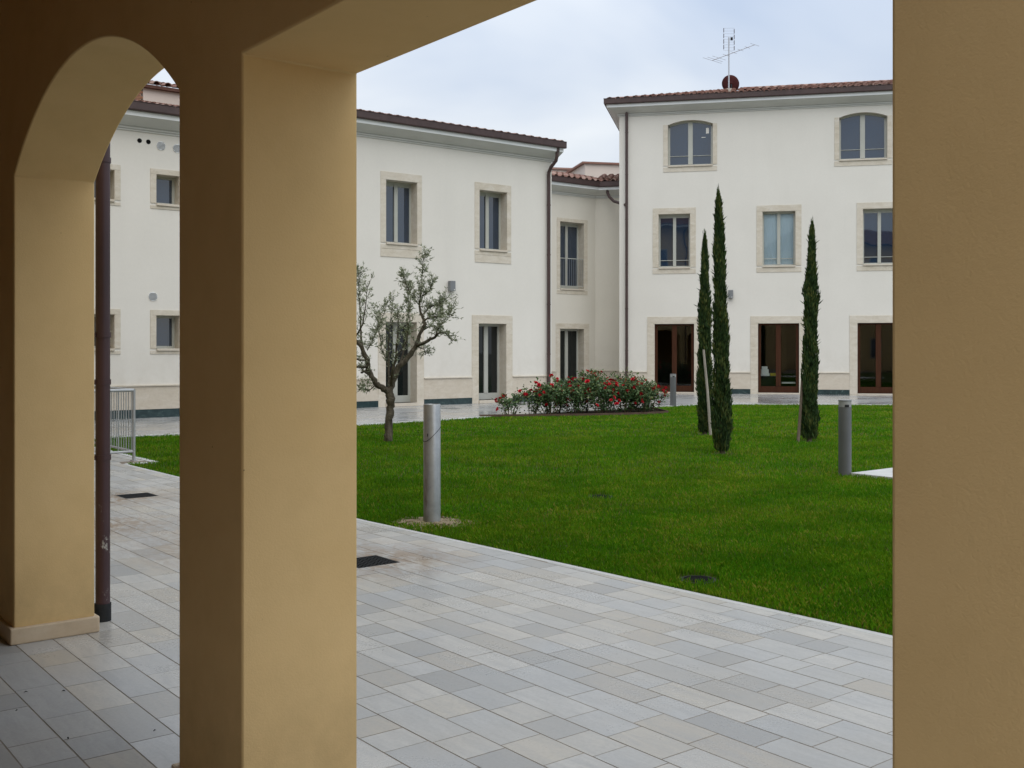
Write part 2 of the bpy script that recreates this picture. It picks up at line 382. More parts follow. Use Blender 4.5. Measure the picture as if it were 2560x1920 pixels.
def mk_leaf(name, c1, c2, c3, rough=0.6, patch=None, spec=0.3, trans=0.0):
    k = NB(name); at = k.n('ShaderNodeAttribute'); at.attribute_name = 'tint'
    base = k.ramp(at.outputs['Fac'], [(0.0, c1), (0.5, c2), (0.86, c3), (1.0, tuple(0.5 * (a + b) for a, b in zip(c3, (0.34, 0.24, 0.09))) if patch else c3)])
    if patch:
        p = k.pos('world')
        f = k.rng(k.noise(p, patch[0], 4, 0.65), 0.46, 0.68, 0, patch[1]); base = k.mix(f, base, patch[2])
        f2 = k.rng(k.noise(p, 1.1, 4, 0.6), 0.40, 0.66, 0, 0.45); base = k.mix(f2, base, tuple(v * 0.62 for v in c1))
    k.color(base); k.set(Roughness=rough, Specular_IOR_Level=spec)
    if trans:
        tb = k.n('ShaderNodeBsdfTranslucent'); k.l(base, tb.inputs[0]); mx = k.n('ShaderNodeMixShader'); mx.inputs[0].default_value = trans
        k.l(k.b.outputs[0], mx.inputs[1]); k.l(tb.outputs[0], mx.inputs[2]); k.l(mx.outputs[0], k.t.nodes['Material Output'].inputs[0])
    return k.m
GRASS = mk_leaf('grass_blades', (0.046, 0.168, 0.003), (0.088, 0.245, 0.005), (0.230, 0.280, 0.018), 0.6, (0.42, 0.42, (0.190, 0.250, 0.012)), 0.07, 0.25)
CYPRESS = mk_leaf('cypress_foliage', (0.012, 0.030, 0.010), (0.036, 0.072, 0.020), (0.125, 0.140, 0.038), 0.7, None, 0.2, 0.1)
OLIVE = mk_leaf('olive_leaves', (0.130, 0.160, 0.080), (0.250, 0.285, 0.180), (0.45, 0.47, 0.37), 0.5, None, 0.3, 0.15)
ROSELEAF = mk_leaf('rose_leaves', (0.028, 0.068, 0.024), (0.070, 0.135, 0.045), (0.20, 0.24, 0.095), 0.5, None, 0.35, 0.15)
BARK = simple('olive_bark', (0.045, 0.038, 0.028), (0.13, 0.115, 0.085), 9, 0.95, 0.1, bump=(26, 0.9, 0.03), stretch=(2, 2, 0.5))
TWIG = simple('twig_bark', (0.07, 0.065, 0.045), (0.13, 0.12, 0.085), 9, 0.95, 0.1)
STEM = simple('rose_stem', (0.05, 0.05, 0.025), (0.09, 0.06, 0.03), 9, 0.8, 0.2)
PETAL = simple('red_petal', (0.36, 0.005, 0.016), (0.58, 0.014, 0.032), 30, 0.5, 0.3, kind='world')
STAKE = simple('weathered_stake', (0.26, 0.24, 0.21), (0.40, 0.37, 0.33), 8, 0.9, 0.1, stretch=(4, 4, 0.4))
def mk_steel():
    k = NB('stained_galvanised_steel'); p = k.pos('object')
    base = k.ramp(k.noise(p, 8, 5, 0.7), [(0.3, (0.30, 0.32, 0.335)), (0.7, (0.42, 0.44, 0.455))])
    sx = k.n('ShaderNodeSeparateXYZ'); k.l(p, sx.inputs[0])
    side = k.rng(sx.outputs['X'], -0.06, -0.012, 1, 0); low = k.math('MULTIPLY', k.rng(sx.outputs['Z'], 0.15, 0.75, 1, 0.0), side)
    runs = k.rng(k.noise(p, 14, 5, 0.7, 0.3, (1.6, 1.6, 0.22)), 0.44, 0.54, 0, 1)
    base = k.mix(k.math('MULTIPLY', runs, low), base, (0.075, 0.042, 0.026))
    base = k.mix(k.math('MULTIPLY', side, 0.55), base, (0.20, 0.18, 0.16))
    k.color(base); k.set(Metallic=0.55, Roughness=k.rng(k.noise(p, 10, 4), 0.3, 0.7, 0.30, 0.48)); return k.m
STEEL = mk_steel()
GREYMETAL = simple('grey_painted_bollard', (0.105, 0.112, 0.118), (0.125, 0.132, 0.138), 3, 0.42, 0.5, 0.2)
LENS = simple('bollard_lens', (0.24, 0.25, 0.25), (0.30, 0.31, 0.31), 8, 0.25, 0.5)
LAMPGREY = simple('lamp_grey', (0.17, 0.18, 0.19), (0.21, 0.22, 0.23), 3, 0.45, 0.4, 0.2)
RAILMETAL = simple('galvanised_rail', (0.36, 0.38, 0.39), (0.46, 0.47, 0.48), 6, 0.45, 0.5, 0.4)
IRON = simple('cast_iron', (0.020, 0.021, 0.022), (0.036, 0.038, 0.040), 20, 0.8, 0.12, 0.0)
BLACK = simple('dark_void', (0.008, 0.008, 0.008), None, 3, 0.9, 0.04)
DISH = simple('dark_red_dish', (0.045, 0.012, 0.012), (0.06, 0.018, 0.017), 3, 0.8, 0.1)
ALU = simple('aluminium', (0.45, 0.46, 0.48), None, 3, 0.35, 0.5, 0.7)
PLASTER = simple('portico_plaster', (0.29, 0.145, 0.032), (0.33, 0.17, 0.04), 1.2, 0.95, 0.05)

# ------------------------------------------------------------------ the setting: ground sheets
def sheet(name, pts, z, m, label=None, kind='structure'):
    mb = MB(); mb.add([(p[0], p[1], z) for p in pts], [tuple(range(len(pts)))])
    o = mb.build(name, m); 
    if o.data.polygons[0].normal.z < 0: o.data.flip_normals()
    return tag(o, label, None, None, kind)
sheet('ground', [(-400, -300), (400, -300), (400, 700), (-400, 700)], -0.12, GROUND, 'flat ground stretching away under the courtyard')
KB = [(-8, 5.62), (3.28, 5.19), (5.07, 5.10), (6.49, 5.04), (8.54, 4.92), (12.78, 4.82), (14.62, 4.80)]     # kerb, inner face towards the path
def kv(u):
    for (a, va), (b, vb) in zip(KB, KB[1:]):
        if a <= u <= b: return va + (vb - va) * (u - a) / (b - a)
    return KB[0][1] if u < KB[0][0] else 5.2
near = [uv(*p) for p in KB] + [uv(14.62, 5.2), uv(19.2, 5.2)]
far = [uv(19.25, 11), uv(19.5, 13.2), uv(19.8, 14.9), uv(20.4, 21.07)] + [Vector((5.2, 29.95, 0)), Vector((7, 30.25, 0)), Vector((10.7, 29.95, 0)), Vector((16, 28.8, 0)), Vector((27, 26, 0))]
lawn_poly = near + far + [Vector((30, 10, 0)), Vector((12, -4, 0))]
sheet('lawn', lawn_poly, -0.012, SOIL, 'soil under the green courtyard lawn')
# pavement between the lawn and the buildings
pave = [uv(19.2, 5.2)] + far + [Vector((60, 20, 0)), Vector((60, 60, 0)), Vector((-40, 60, 0)), uv(26, -14), uv(19.2, -14)]
sheet('pavement', pave, 0.0, FARPAVE, 'wet grey pavement running along the foot of the white buildings')
def in_poly(x, y, poly):
    c = np.zeros(len(x), bool); n = len(poly); j = n - 1
    for i in range(n):
        xi, yi, xj, yj = poly[i][0], poly[i][1], poly[j][0], poly[j][1]
        if yi != yj: c ^= ((yi > y) != (yj > y)) & (x < (xj - xi) * (y - yi) / (yj - yi) + xi)
        j = i
    return c

sheet('bounce_sheet', [tuple(uv(u, v).xy) for u, v in ((-2.6, 1.2), (-30, 1.2), (-30, -30), (-0.4, -30), (-0.4, -2.9), (-2.6, -2.9))], -0.004, BOUNCE_PAVE, 'added unseen paved sheet behind and beside the arcade, bouncing light onto its piers')  # unseen ground sheet added to bounce daylight onto the right pier
# slabs -----------------------------------------------------------------
slab_cache = {}
def slab_mesh(l, h, m):
    k = (l, h, m.name)
    if k not in slab_cache:
        g, c = 0.0026, 0.0006
        x, y = l / 2 - g, h / 2 - g; mb = MB()
        vs = [(-x, -y, -0.03), (x, -y, -0.03), (x, y, -0.03), (-x, y, -0.03), (-x, -y, -c), (x, -y, -c), (x, y, -c), (-x, y, -c),
              (-x + c, -y + c, 0), (x - c, -y + c, 0), (x - c, y - c, 0), (-x + c, y - c, 0)]
        fs = [(a, (a + 1) % 4, 4 + (a + 1) % 4, 4 + a) for a in range(4)] + [(4 + a, 4 + (a + 1) % 4, 8 + (a + 1) % 4, 8 + a) for a in range(4)] + [(8, 9, 10, 11)]
        mb.add(vs, fs); slab_cache[k] = mb.mesh('paving_slab', m, fix=False)
    return slab_cache[k]
def lay(v0, v1, u0, u1, limit, seed):
    rs = random.Random(seed); res = []; v = v0
    while v < v1 - 0.05:
        h = rs.choice((0.175, 0.185, 0.195, 0.205)); 
        if v + h > v1 - 0.06: h = round(v1 - v, 3)
        u = u0 - rs.uniform(0, 0.4)
        while u < u1:
            l = rs.choice((0.19, 0.22, 0.26, 0.28, 0.30, 0.34, 0.38, 0.42, 0.47)); res.append((u + l / 2, v + h / 2, l, h)); u += l
        v += h
    return res
def project(P):
    return 1280 + 2664.1 * P.x / P.y, 874.3 - 2664.1 * (P.z - 1.55) / P.y
def paving(name, label, slabs, m, hidden, holes=()):
    root = empty(name, (0, 0, 0), ARC_ROT); root['label'] = label; root['kind'] = 'structure'
    scored = []
    for (u, v, l, h) in slabs:
        if any(abs(u - hu) < l / 2 + 0.17 and abs(v - hv) < h / 2 + 0.17 for hu, hv in holes): scored.append((0, (u, v, l, h), True)); continue
        P = uv(u, v); s = 0
        if P.y > 0.5:
            x, y = project(P)
            if -60 < x < 2620 and y < 2000 and not hidden(x, y): s = l * h / P.y ** 3
        scored.append((s, (u, v, l, h), False))
    scored.sort(key=lambda t: -t[0])
    rest = MB(); k = 0
    for s, (u, v, l, h), cut in scored:
        trims = v + h / 2 > min(kv(u - l / 2), kv(u + l / 2)) - 0.065 and name == 'footpath'
        if s > 0 and k < 300 and not cut and not trims:
            inst('paving_slab', slab_mesh(l, h, m), root, (-u, v, random.uniform(-0.0005, 0.0005)), (random.uniform(-.001, .001), random.uniform(-.001, .001), random.choice((0, math.pi)))); k += 1
            continue
        g = 0.0026; a0, a1, b0, b1 = u - l / 2 + g, u + l / 2 - g, v - h / 2 + g, v + h / 2 - g
        if name == 'footpath':
            c0, c1 = min(b1, kv(a0) - 0.060), min(b1, kv(a1) - 0.060)
            if c0 < b0 + 0.01 or c1 < b0 + 0.01: continue
        else: c0 = c1 = b1
        if cut:
            # leave the grate pocket free: keep the pieces left and right of it
            for hu, hv in holes:
                if abs(u - hu) < l / 2 + 0.17 and abs(v - hv) < h / 2 + 0.17:
                    q = 0.176
                    for (p0, p1, r0, r1) in ((a0, min(a1, hu - q), b0, b1), (max(a0, hu + q), a1, b0, b1),
                                             (max(a0, hu - q), min(a1, hu + q), b0, min(b1, hv - q)), (max(a0, hu - q), min(a1, hu + q), max(b0, hv + q), b1)):
                        if p1 - p0 > 0.01 and r1 - r0 > 0.01: rest.add([(-p0, r0, 0), (-p1, r0, 0), (-p1, r1, 0), (-p0, r1, 0)], [(0, 3, 2, 1)])
            continue
        rest.add([(-a0, b0, 0), (-a1, b0, 0), (-a1, c1, 0), (-a0, c0, 0), (-a0, b0, -.02), (-a1, b0, -.02), (-a1, c1, -.02), (-a0, c0, -.02)],
                 [(0, 3, 2, 1), (0, 1, 5, 4), (1, 2, 6, 5), (2, 3, 7, 6), (3, 0, 4, 7)])
    if rest.v:
        o = rest.build('smaller_slabs', m, root, fix=False); o['kind'] = 'stuff'
    return root
OUT = 1.807; INN = 1.394
GR = ((6.79, 3.98), (11.37, 3.85))
fp = paving('footpath', 'footpath of long grey and beige stone slabs along the arcade', lay(1.40, 5.3, 0.4, 19.2, 300, 3), SLAB,
            lambda x, y: x < 240 or 446 < x < 880 or x > 2240, GR)
g0 = MB()
us = [-9, 19.3] + [c for g_ in GR for c in (g_[0] - 0.173, g_[0] + 0.173)] + [k_[0] for k_ in KB[1:]]
vs_ = [1.40, 4.6] + [c for g_ in GR for c in (g_[1] - 0.173, g_[1] + 0.173)]
us.sort(); vs_.sort()
for a, b in zip(us, us[1:]):
    for c, d in zip(vs_, vs_[1:]):
        if any(abs((a + b) / 2 - g_[0]) < 0.17 and abs((c + d) / 2 - g_[1]) < 0.17 for g_ in GR): continue
        g0.quad((-a, c, -0.0016), (-b, c, -0.0016), (-b, d, -0.0016), (-a, d, -0.0016))
    if b <= 14.63: g0.quad((-a, 4.6, -0.0016), (-b, 4.6, -0.0016), (-b, kv(b), -0.0016), (-a, kv(a), -0.0016))
    else: g0.quad((-a, 4.6, -0.0016), (-b, 4.6, -0.0016), (-b, 5.2, -0.0016), (-a, 5.2, -0.0016))
o = g0.build('grout_bed', GROUT, fp)
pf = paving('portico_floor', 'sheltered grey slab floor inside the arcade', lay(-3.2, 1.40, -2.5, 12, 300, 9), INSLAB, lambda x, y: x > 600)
g0 = MB(); g0.add([(-u, v, -0.0016) for u, v in ((-9, -3.3), (14, -3.3), (14, 1.40), (-9, 1.40))], [(0, 1, 2, 3)]); g0.build('grout_bed', GROUT, pf)
# kerbs
kroot = empty('kerb', (0, 0, 0)); kroot['kind'] = 'structure'; kroot['label'] = 'pale stone kerb between the footpath and the lawn'
L_ = 0.9; u = -6.0; cuts = []
while u < 14.6: cuts.append(u); u += L_
for a, b in zip(cuts, cuts[1:] + [14.62]):
    p, q = uv(a, kv(a)), uv(b - 0.006, kv(b))
    mb = MB(); n = Vd * 0.058
    base = [p - n, q - n, q, p]
    mb.extrude_z([(t.x, t.y) for t in base], -0.03, 0.0012); mb.build('kerb_stone', KERB, kroot, bevel=0.004)
mb = MB(); c = [uv(14.56, 4.79), uv(14.56, 5.24), uv(14.66, 5.24), uv(14.66, 4.79)]; mb.extrude_z([(t.x, t.y) for t in c], -0.03, 0.0045); mb.build('kerb_stone', KERB, kroot, bevel=0.004)
mb = MB(); c = [uv(14.67, 5.15), uv(14.67, 5.25), uv(19.15, 5.25), uv(19.15, 5.15)]; mb.extrude_z([(t.x, t.y) for t in c], -0.03, 0.0045); mb.build('kerb_stone', KERB, kroot, bevel=0.004)
fl = [uv(19.15, 5.2)] + far
mb = sweep([(p.x, p.y) for p in fl], [(-0.02, -0.03), (-0.02, 0.014), (0.13, 0.014), (0.13, -0.03)])
o = mb.build('far_kerb', KERB); tag(o, 'thin pale kerb along the far edge of the lawn', None, None, 'structure')
# paved corner at the right of the lawn, its kerb a little proud of the grass
sp = empty('side_path', (0, 0, 0), ARC_ROT); sp['kind'] = 'structure'; sp['label'] = 'corner of a pale paved path beside the grey bollard'
mb = MB(); mb.box(-7.785, -4.2, 11.435, 17, -0.05, 0.018); mb.build('grout_bed', GROUT, sp)
for i in range(5):
    for j in range(9):
        x0 = -7.79 + i * 0.72; y0 = 11.43 + j * 0.62
        mb = MB(); mb.box(x0, x0 + 0.715, y0, y0 + 0.615, -0.03, 0.028 + random.uniform(-.001, .001)); mb.build('path_slab', KERB, sp, bevel=0.004)

# ------------------------------------------------------------------ grass
bed = [Vector((-0.75, 24.55, 0)), Vector((1.74, 24.98, 0)), Vector((3.19, 25.52, 0)), Vector((3.82, 26.05, 0)), Vector((3.72, 27.3, 0)), Vector((3.0, 27.75, 0)), Vector((1.2, 26.15, 0)), Vector((-0.2, 25.0, 0))]
bol1 = Vector((-0.72, 9.59, 0))
def grass(name, y0, y1, dens, hgt, wid, rs):
    pts = []
    xlo, xhi = -0.62 * y1 - 1, 0.62 * y1 + 1
    n = int((xhi - xlo) * (y1 - y0) * dens)
    x = rs.uniform(xlo, xhi, n); y = rs.uniform(y0, y1, n)
    k = in_poly(x, y, lawn_poly) & (x > -0.46 * y - 1.5) & (x < 0.46 * y + 1.5) & ~in_poly(x, y, bed)
    # bare ring round the steel bollard, pocket holes and the paved corner
    r1 = np.hypot((x - bol1.x), (y - bol1.y) * 1.0) + 0.10 * np.sin(np.arctan2(y - bol1.y, x - bol1.x) * 3 + 1)
    k &= (r1 > 0.27 + rs.uniform(-0.12, 0.10, n))
    for hx, hy, hr in ((0.95, 11.29, 0.15), (1.26, 7.21, 0.15), (4.14, 13.25, 0.10), (3.53, 19.51, 0.15), (3.15, 15.96, 0.17), (5.04, 18.06, 0.16), (-2.09, 17.98, 0.11)): k &= np.hypot(x - hx, y - hy) > hr
    U = x * Wd.x + y * Wd.y; V = x * Vd.x + y * Vd.y
    k &= ~((U < 7.8) & (V > 11.42))
    x, y, U, V = x[k], y[k], U[k], V[k]; n = len(x)
    ph = rs.uniform(0, 2 * np.pi, n); tuft = np.sin(x * 9.1 + 1.3 * np.sin(y * 7)) * np.sin(y * 8.3 + np.sin(x * 5)) 
    h = hgt * rs.uniform(0.55, 1.25, n) * (1 + 0.22 * tuft); lean = rs.uniform(0.15, 0.9, n) * h
    # longer tufts round the lawn holes
    for hx, hy in ((0.95, 11.29), (1.26, 7.21)): h *= 1 + 1.1 * np.exp(-((np.hypot(x - hx, y - hy - 0.05) - 0.17) / 0.07) ** 2)
    wv = wid * rs.uniform(0.7, 1.3, n)
    cx, cy = np.cos(ph), np.sin(ph); la = ph + rs.uniform(0.6, 2.4, n)
    z0 = np.full(n, -0.014)
    b0 = np.stack([x - cx * wv, y - cy * wv, z0], 1); b1 = np.stack([x + cx * wv, y + cy * wv, z0], 1)
    m0 = np.stack([x + np.cos(la) * lean * 0.35 + cx * wv * 0.8, y + np.sin(la) * lean * 0.35 + cy * wv * 0.8, h * 0.6], 1)
    t = np.stack([x + np.cos(la) * lean, y + np.sin(la) * lean, h * 0.98], 1)
    v = np.stack([b0, b1, m0, t], 1).reshape(-1, 3)
    f = np.arange(n * 4).reshape(-1, 4)
    mot = np.sin(x * 1.7 + 2 * np.sin(y * 0.9)) * np.sin(y * 1.3 + 1.5 * np.sin(x * 1.1 + 2)) + 0.6 * np.sin(x * 4.3 + y * 2.1) * np.sin(y * 3.7 - x)
    mow = 0.05 * np.sign(np.sin((U * 0.95 + 0.1 * V) * 2 * np.pi / 1.1))
    ti = np.clip(rs.normal(0.40, 0.20, n) + (rs.uniform(0, 1, n) > 0.935 - 0.03 * mot) * 0.5 + 0.10 * tuft + 0.10 * mot + mow, 0, 1)
    return v, f, np.repeat(ti, 4)
gv, gf, gt = [], [], []; off = 0
for (a, b, d, hh, ww) in ((4.5, 8, 8200, 0.027, 0.0018), (8, 10, 5600, 0.027, 0.0022), (10, 13, 3300, 0.027, 0.0032), (13, 19, 1400, 0.026, 0.0055), (19, 31, 560, 0.024, 0.010)):
    v, f, t = grass('g', a, b, d, hh, ww, RNG); gv.append(v); gf.append(f + off); gt.append(t); off += len(v)
go = raw_mesh('grass', np.concatenate(gv), np.concatenate(gf), GRASS, None, np.concatenate(gt))
tag(go, 'short green grass of the courtyard lawn', None, None, 'stuff')

# ------------------------------------------------------------------ arcade building round the camera
arc = empty('arcade_building', (0, 0, 0), ARC_ROT, 'ochre rendered arcade in the foreground with an arched and a square opening', 'arcade')
SP, RISE, SOF = 2.465, 0.41, 2.48
def arch_pts(u0, u1, spring, rise, n=40):
    c = (u0 + u1) / 2; hw = (u1 - u0) / 2; rad = (hw * hw + rise * rise) / (2 * rise); zc = spring + rise - rad; a = math.asin(hw / rad)
    return [(c + rad * math.sin(-a + 2 * a * k / n), zc + rad * math.cos(-a + 2 * a * k / n)) for k in range(n + 1)]
# openings in U, right to left: (-2.0,.35) square, (.883,3.151) square, (3.684,6.023) arch, (6.56,8.9) arch, (9.4,11.7) arch
outl = [(-2.6, 0)]
def op_sq(a, b): return [(a, 0), (a, SOF), (b, SOF), (b, 0)]
def op_ar(a, b): return [(a, 0)] + arch_pts(a, b, SP, RISE) + [(b, 0)]
for q in (op_sq(-2.1, 0.35), op_sq(0.883, 3.151), op_ar(3.684, 6.023), op_ar(6.56, 8.9), op_ar(9.44, 11.78), op_ar(12.32, 14.66), op_ar(15.2, 17.54), op_ar(18.08, 20.42)): outl += q
outl += [(22.0, 0), (22.0, 9.6), (0.25, 9.6), (0.25, 4.1), (-2.6, 4.1)]
mb = MB(); mb.extrude_y([(-a, b) for a, b in outl], INN, OUT)
aw = mb.build('wall', OCHRE, arc, smooth=30, bevel=0.007)
for a, b in ((0.35, 0.883), (3.151, 3.684), (6.023, 6.56), (8.9, 9.44)):
    mb = MB(); e = 0.022
    mb.box(-b - e, -a + e, INN - e, OUT + e, 0.0, 0.088); mb.build('skirting', SKIRT, arc, bevel=0.008)
BACK = -2.6
mb = MB(); mb.box(-22.0, 0.1, BACK - 0.3, BACK, -0.05, 9.6); mb.box(-22.3, -22.0, BACK - 0.3, OUT, -0.05, 9.6)
mb.build('back_wall', PLASTER, arc)
mb = MB(); mb.box(-22.0, 0.12, BACK, INN, 3.75, 4.0); mb.build('ceiling', PLASTER, arc)
mb = MB(); mb.box(-0.55, -0.28, BACK, INN, 4.0, 9.6); mb.build('upper_wall', PLASTER, arc)
# upper floor windows and roof: they show in the window panes across the courtyard
for uu in (1.6, 4.8, 8.2, 11.6, 15.0, 18.4):
    wq = MB(); wq.box(-uu - 0.5, -uu + 0.5, OUT - 0.02, OUT + 0.02, 4.2, 5.7); wo = wq.build('window', FRAME, arc)
    wq = MB(); wq.box(-uu - 0.42, -uu - 0.04, OUT + 0.022, OUT + 0.03, 4.28, 5.62); wq.box(-uu + 0.04, -uu + 0.42, OUT + 0.022, OUT + 0.03, 4.28, 5.62); wq.build('pane', GLASS, wo)
for uu in (1.6, 4.8, 8.2, 11.6, 15.0, 18.4):
    wq = MB(); wq.box(-uu - 0.5, -uu + 0.5, OUT - 0.02, OUT + 0.02, 6.9, 8.2); wo = wq.build('window', FRAME, arc)
    wq = MB(); wq.box(-uu - 0.42, -uu - 0.04, OUT + 0.022, OUT + 0.03, 6.98, 8.12); wq.box(-uu + 0.04, -uu + 0.42, OUT + 0.022, OUT + 0.03, 6.98, 8.12); wq.build('pane', GLASS, wo)
wq = MB(); wq.box(-22.6, 0.1, OUT + 0.5, OUT + 0.62, 9.55, 9.7); wq.build('fascia', FASCIA, arc)
rf = MB(); E_ = 0.62
rf.add([(-22.6, OUT + E_, 9.72), (0.1, OUT + E_, 9.72), (0.1, OUT - 4.2, 11.3), (-22.6, OUT - 4.2, 11.3), (-22.6, OUT + E_, 9.6), (0.1, OUT + E_, 9.6), (0.1, OUT - 4.2, 9.6), (-22.6, OUT - 4.2, 9.6)],
                  [(0, 1, 2, 3), (0, 4, 5, 1), (1, 5, 6, 2), (2, 6, 7, 3), (3, 7, 4, 0), (7, 6, 5, 4)])
rf.build('roof', ROOFBASE, arc)
# maroon rainwater pipe on the courtyard side of the left pier
px, py = -6.245, OUT + 0.112
mb = MB(); mb.tube([(px, py, 0.09), (px, py, 9.5)], 0.040, 20); dp = mb.build('downpipe', CHIPPED, arc, smooth=40)
mb = MB(); mb.tube([(px, py, 0.0), (px, py, 0.10)], 0.046, 20); mb.build('iron_shoe', IRON, dp, smooth=40)
for zz in (0.92, 1.35, 2.62, 1.62):
    mb = MB(); mb.tube([(px, py, zz), (px, py, zz + 0.03)], 0.045, 20); mb.box(px - 0.012, px + 0.012, OUT - 0.01, py - 0.038, zz + .004, zz + 0.024); mb.build('pipe_collar', CHIPPED, dp, smooth=40)

# a second ochre house further right along the arcade line; the panes across the court mirror it
nb_ = empty('neighbour_house', uv(-9.0, 0), ARC_ROT, 'ochre house with tiled roof further right along the arcade line', 'house')
mb = MB(); mb.box(0, 16, -8, 1.8, -0.05, 9.3); mb.build('wall', OCHRE, nb_)
mb = MB(); mb.add([(-0.5, 2.4, 9.35), (16.5, 2.4, 9.35), (16.5, -3.1, 11.2), (-0.5, -3.1, 11.2), (16.5, -8.6, 9.35), (-0.5, -8.6, 9.35)], [(0, 1, 2, 3), (3, 2, 4, 5), (0, 3, 5), (1, 4, 2), (0, 5, 4, 1)]); mb.build('roof', ROOFBASE, nb_)
for k in range(4):
    for zz in (0.9, 4.0, 6.9):
        wq = MB(); wq.box(1.6 + k * 3.8, 2.7 + k * 3.8, 1.78, 1.83, zz, zz + 1.5); wo = wq.build('window', FRAME, nb_)
        wq = MB(); wq.box(1.68 + k * 3.8, 2.62 + k * 3.8, 1.832, 1.84, zz + .08, zz + 1.42); wq.build('pane', GLASS, wo)

# ------------------------------------------------------------------ white courtyard buildings
def facade_mesh(x0, x1, z0, z1, ops, y=0.0):
    mb = MB()
    xs = sorted({x0, x1} | {v for o in ops for v in (o[0], o[1])}); zs = sorted({z0, z1} | {v for o in ops for v in (o[2], o[3])})
    for a, b in zip(xs, xs[1:]):
        for c, d in zip(zs, zs[1:]):
            mx_, mz = (a + b) / 2, (c + d) / 2
            if any(o[0] < mx_ < o[1] and o[2] < mz < o[3] for o in ops): continue
            mb.quad((a, y, c), (b, y, c), (b, y, d), (a, y, d))
    for o in ops:
        if len(o) > 4 and o[4]:
            pts = arch_pts(o[0], o[1], o[3] - o[4], o[4], 16); half = len(pts) // 2
            mb.add([(o[0], y, o[3])] + [(p[0], y, p[1]) for p in pts[:half + 1]], [tuple(range(half + 2))])
            mb.add([(o[1], y, o[3])] + [(p[0], y, p[1]) for p in pts[half:][::-1]], [tuple(range(len(pts) - half + 1))])
    return mb
def shell(mb, x0, x1, y1, z0, z1):      # closed sides and back of a building body
    mb.quad((x0, 0, z0), (x0, y1, z0), (x0, y1, z1), (x0, 0, z1)); mb.quad((x1, 0, z0), (x1, y1, z0), (x1, y1, z1), (x1, 0, z1))
    mb.quad((x0, y1, z0), (x1, y1, z0), (x1, y1, z1), (x0, y1, z1)); mb.quad((x0, 0, z1), (x1, 0, z1), (x1, y1, z1), (x0, y1, z1))
PR = 0.016
def window(bld, o, surround, d=0.30, fr=FRAME, glass=GLASS, apron=None, bar=None, leaves=2, fw=0.055, mull=0.11, bot=0.06, name='window', sill=True, top=0.055, curtain=False, notes=False):
    """o = opening (x0,x1,z0,z1[,arch rise]); surround = (left, right, bottom, top) outer lines of the stone frame"""
    xa, xb, zA, zB = o[:4]; rise = o[4] if len(o) > 4 else 0; zs = zB - rise
    pts = arch_pts(xa, xb, zs, rise, 16) if rise else [(xa, zB), (xb, zB)]
    # sash frame
    f = MB(); y0, y1 = d, d + 0.06; xm = (xa + xb) / 2
    f.box(xa, xa + fw, y0, y1, zA, zs + rise * 0.35); f.box(xb - fw, xb, y0, y1, zA, zs + rise * 0.35); f.box(xa + fw, xb - fw, y0, y1, zA, zA + bot)
    ztop = zB
    if leaves == 2: f.box(xm - mull / 2, xm + mull / 2, y0 - 0.012, y1, zA + bot, zB - (0.02 if rise else top))
    if rise:
        pin = [(p[0], p[1] - 0.06) for p in pts]
        for (p, q, p2, q2) in zip(pts, pts[1:], pin, pin[1:]):
            f.add([(p[0], y0, p[1]), (q[0], y0, q[1]), (q2[0], y0, q2[1]), (p2[0], y0, p2[1]), (p[0], y1, p[1]), (q[0], y1, q[1]), (q2[0], y1, q2[1]), (p2[0], y1, p2[1])],
                  [(0, 1, 2, 3), (4, 7, 6, 5), (3, 2, 6, 7)])
    else: f.box(xa + fw, xb - fw, y0, y1, zB - top, zB)
    W = f.build(name, fr, bld)
    # glazing, each pane its own piece, with a thin bead round it
    spans = [(xa + fw, xm - mull / 2), (xm + mull / 2, xb - fw)] if leaves == 2 else [(xa + fw, xb - fw)]
    for i, (p, q) in enumerate(spans):
        g = MB()
        if rise:
            ap = [t for t in arch_pts(xa, xb, zs - 0.045, rise, 24) if p <= t[0] <= q]
            c = (xa + xb) / 2; hw = (xb - xa) / 2; rad = (hw * hw + rise * rise) / (2 * rise); zc = zs - 0.045 + rise - rad
            e0 = (p, zc + math.sqrt(max(rad * rad - (p - c) ** 2, 0))); e1 = (q, zc + math.sqrt(max(rad * rad - (q - c) ** 2, 0)))
            poly = [(p, zA + bot), (q, zA + bot), e1] + ap[::-1] + [e0]
            g.extrude_y(poly, d + 0.030, d + 0.040)
        else: g.box(p, q, d + 0.030, d + 0.040, zA + bot, zB - top)
        g.build('pane', CLEAR if curtain else glass, W)
        if bar:
            t = MB(); t.tube([(p, d + 0.005, zA + bar), (q, d + 0.005, zA + bar)], 0.011, 8); t.build('safety_bar', fr, W)
        if not rise and sill and leaves == 2 and not curtain:      # pale blind box glimpsed at the head of the sash
            t = MB(); t.box(p, q, d + 0.018, d + 0.028, zB - top - 0.05, zB - top); t.build('blind_box', fr, W)
    if curtain:
        t = MB(); n = 40
        vs = []; 
        for k in range(n + 1):
            x = xa + 0.03 + (xb - xa - 0.06) * k / n; yy = d + 0.10 + 0.004 * math.sin(k * 1.9) + 0.003 * math.sin(k * 0.7)
            vs += [(x, yy, zA + 0.02), (x, yy, zB - 0.02)]
        t.add(vs, [(2 * k, 2 * k + 2, 2 * k + 3, 2 * k + 1) for k in range(n)]); t.build('curtain', CURTAIN, W, smooth=60)
    # stone reveal
    rv = MB(); yb = d + 0.06
    rv.quad((xa, 0, zA), (xa, yb, zA), (xa, yb, zs), (xa, 0, zs)); rv.quad((xb, 0, zA), (xb, 0, zs), (xb, yb, zs), (xb, yb, zA))
    rv.quad((xa, 0, zA), (xb, 0, zA), (xb, yb, zA), (xa, yb, zA))
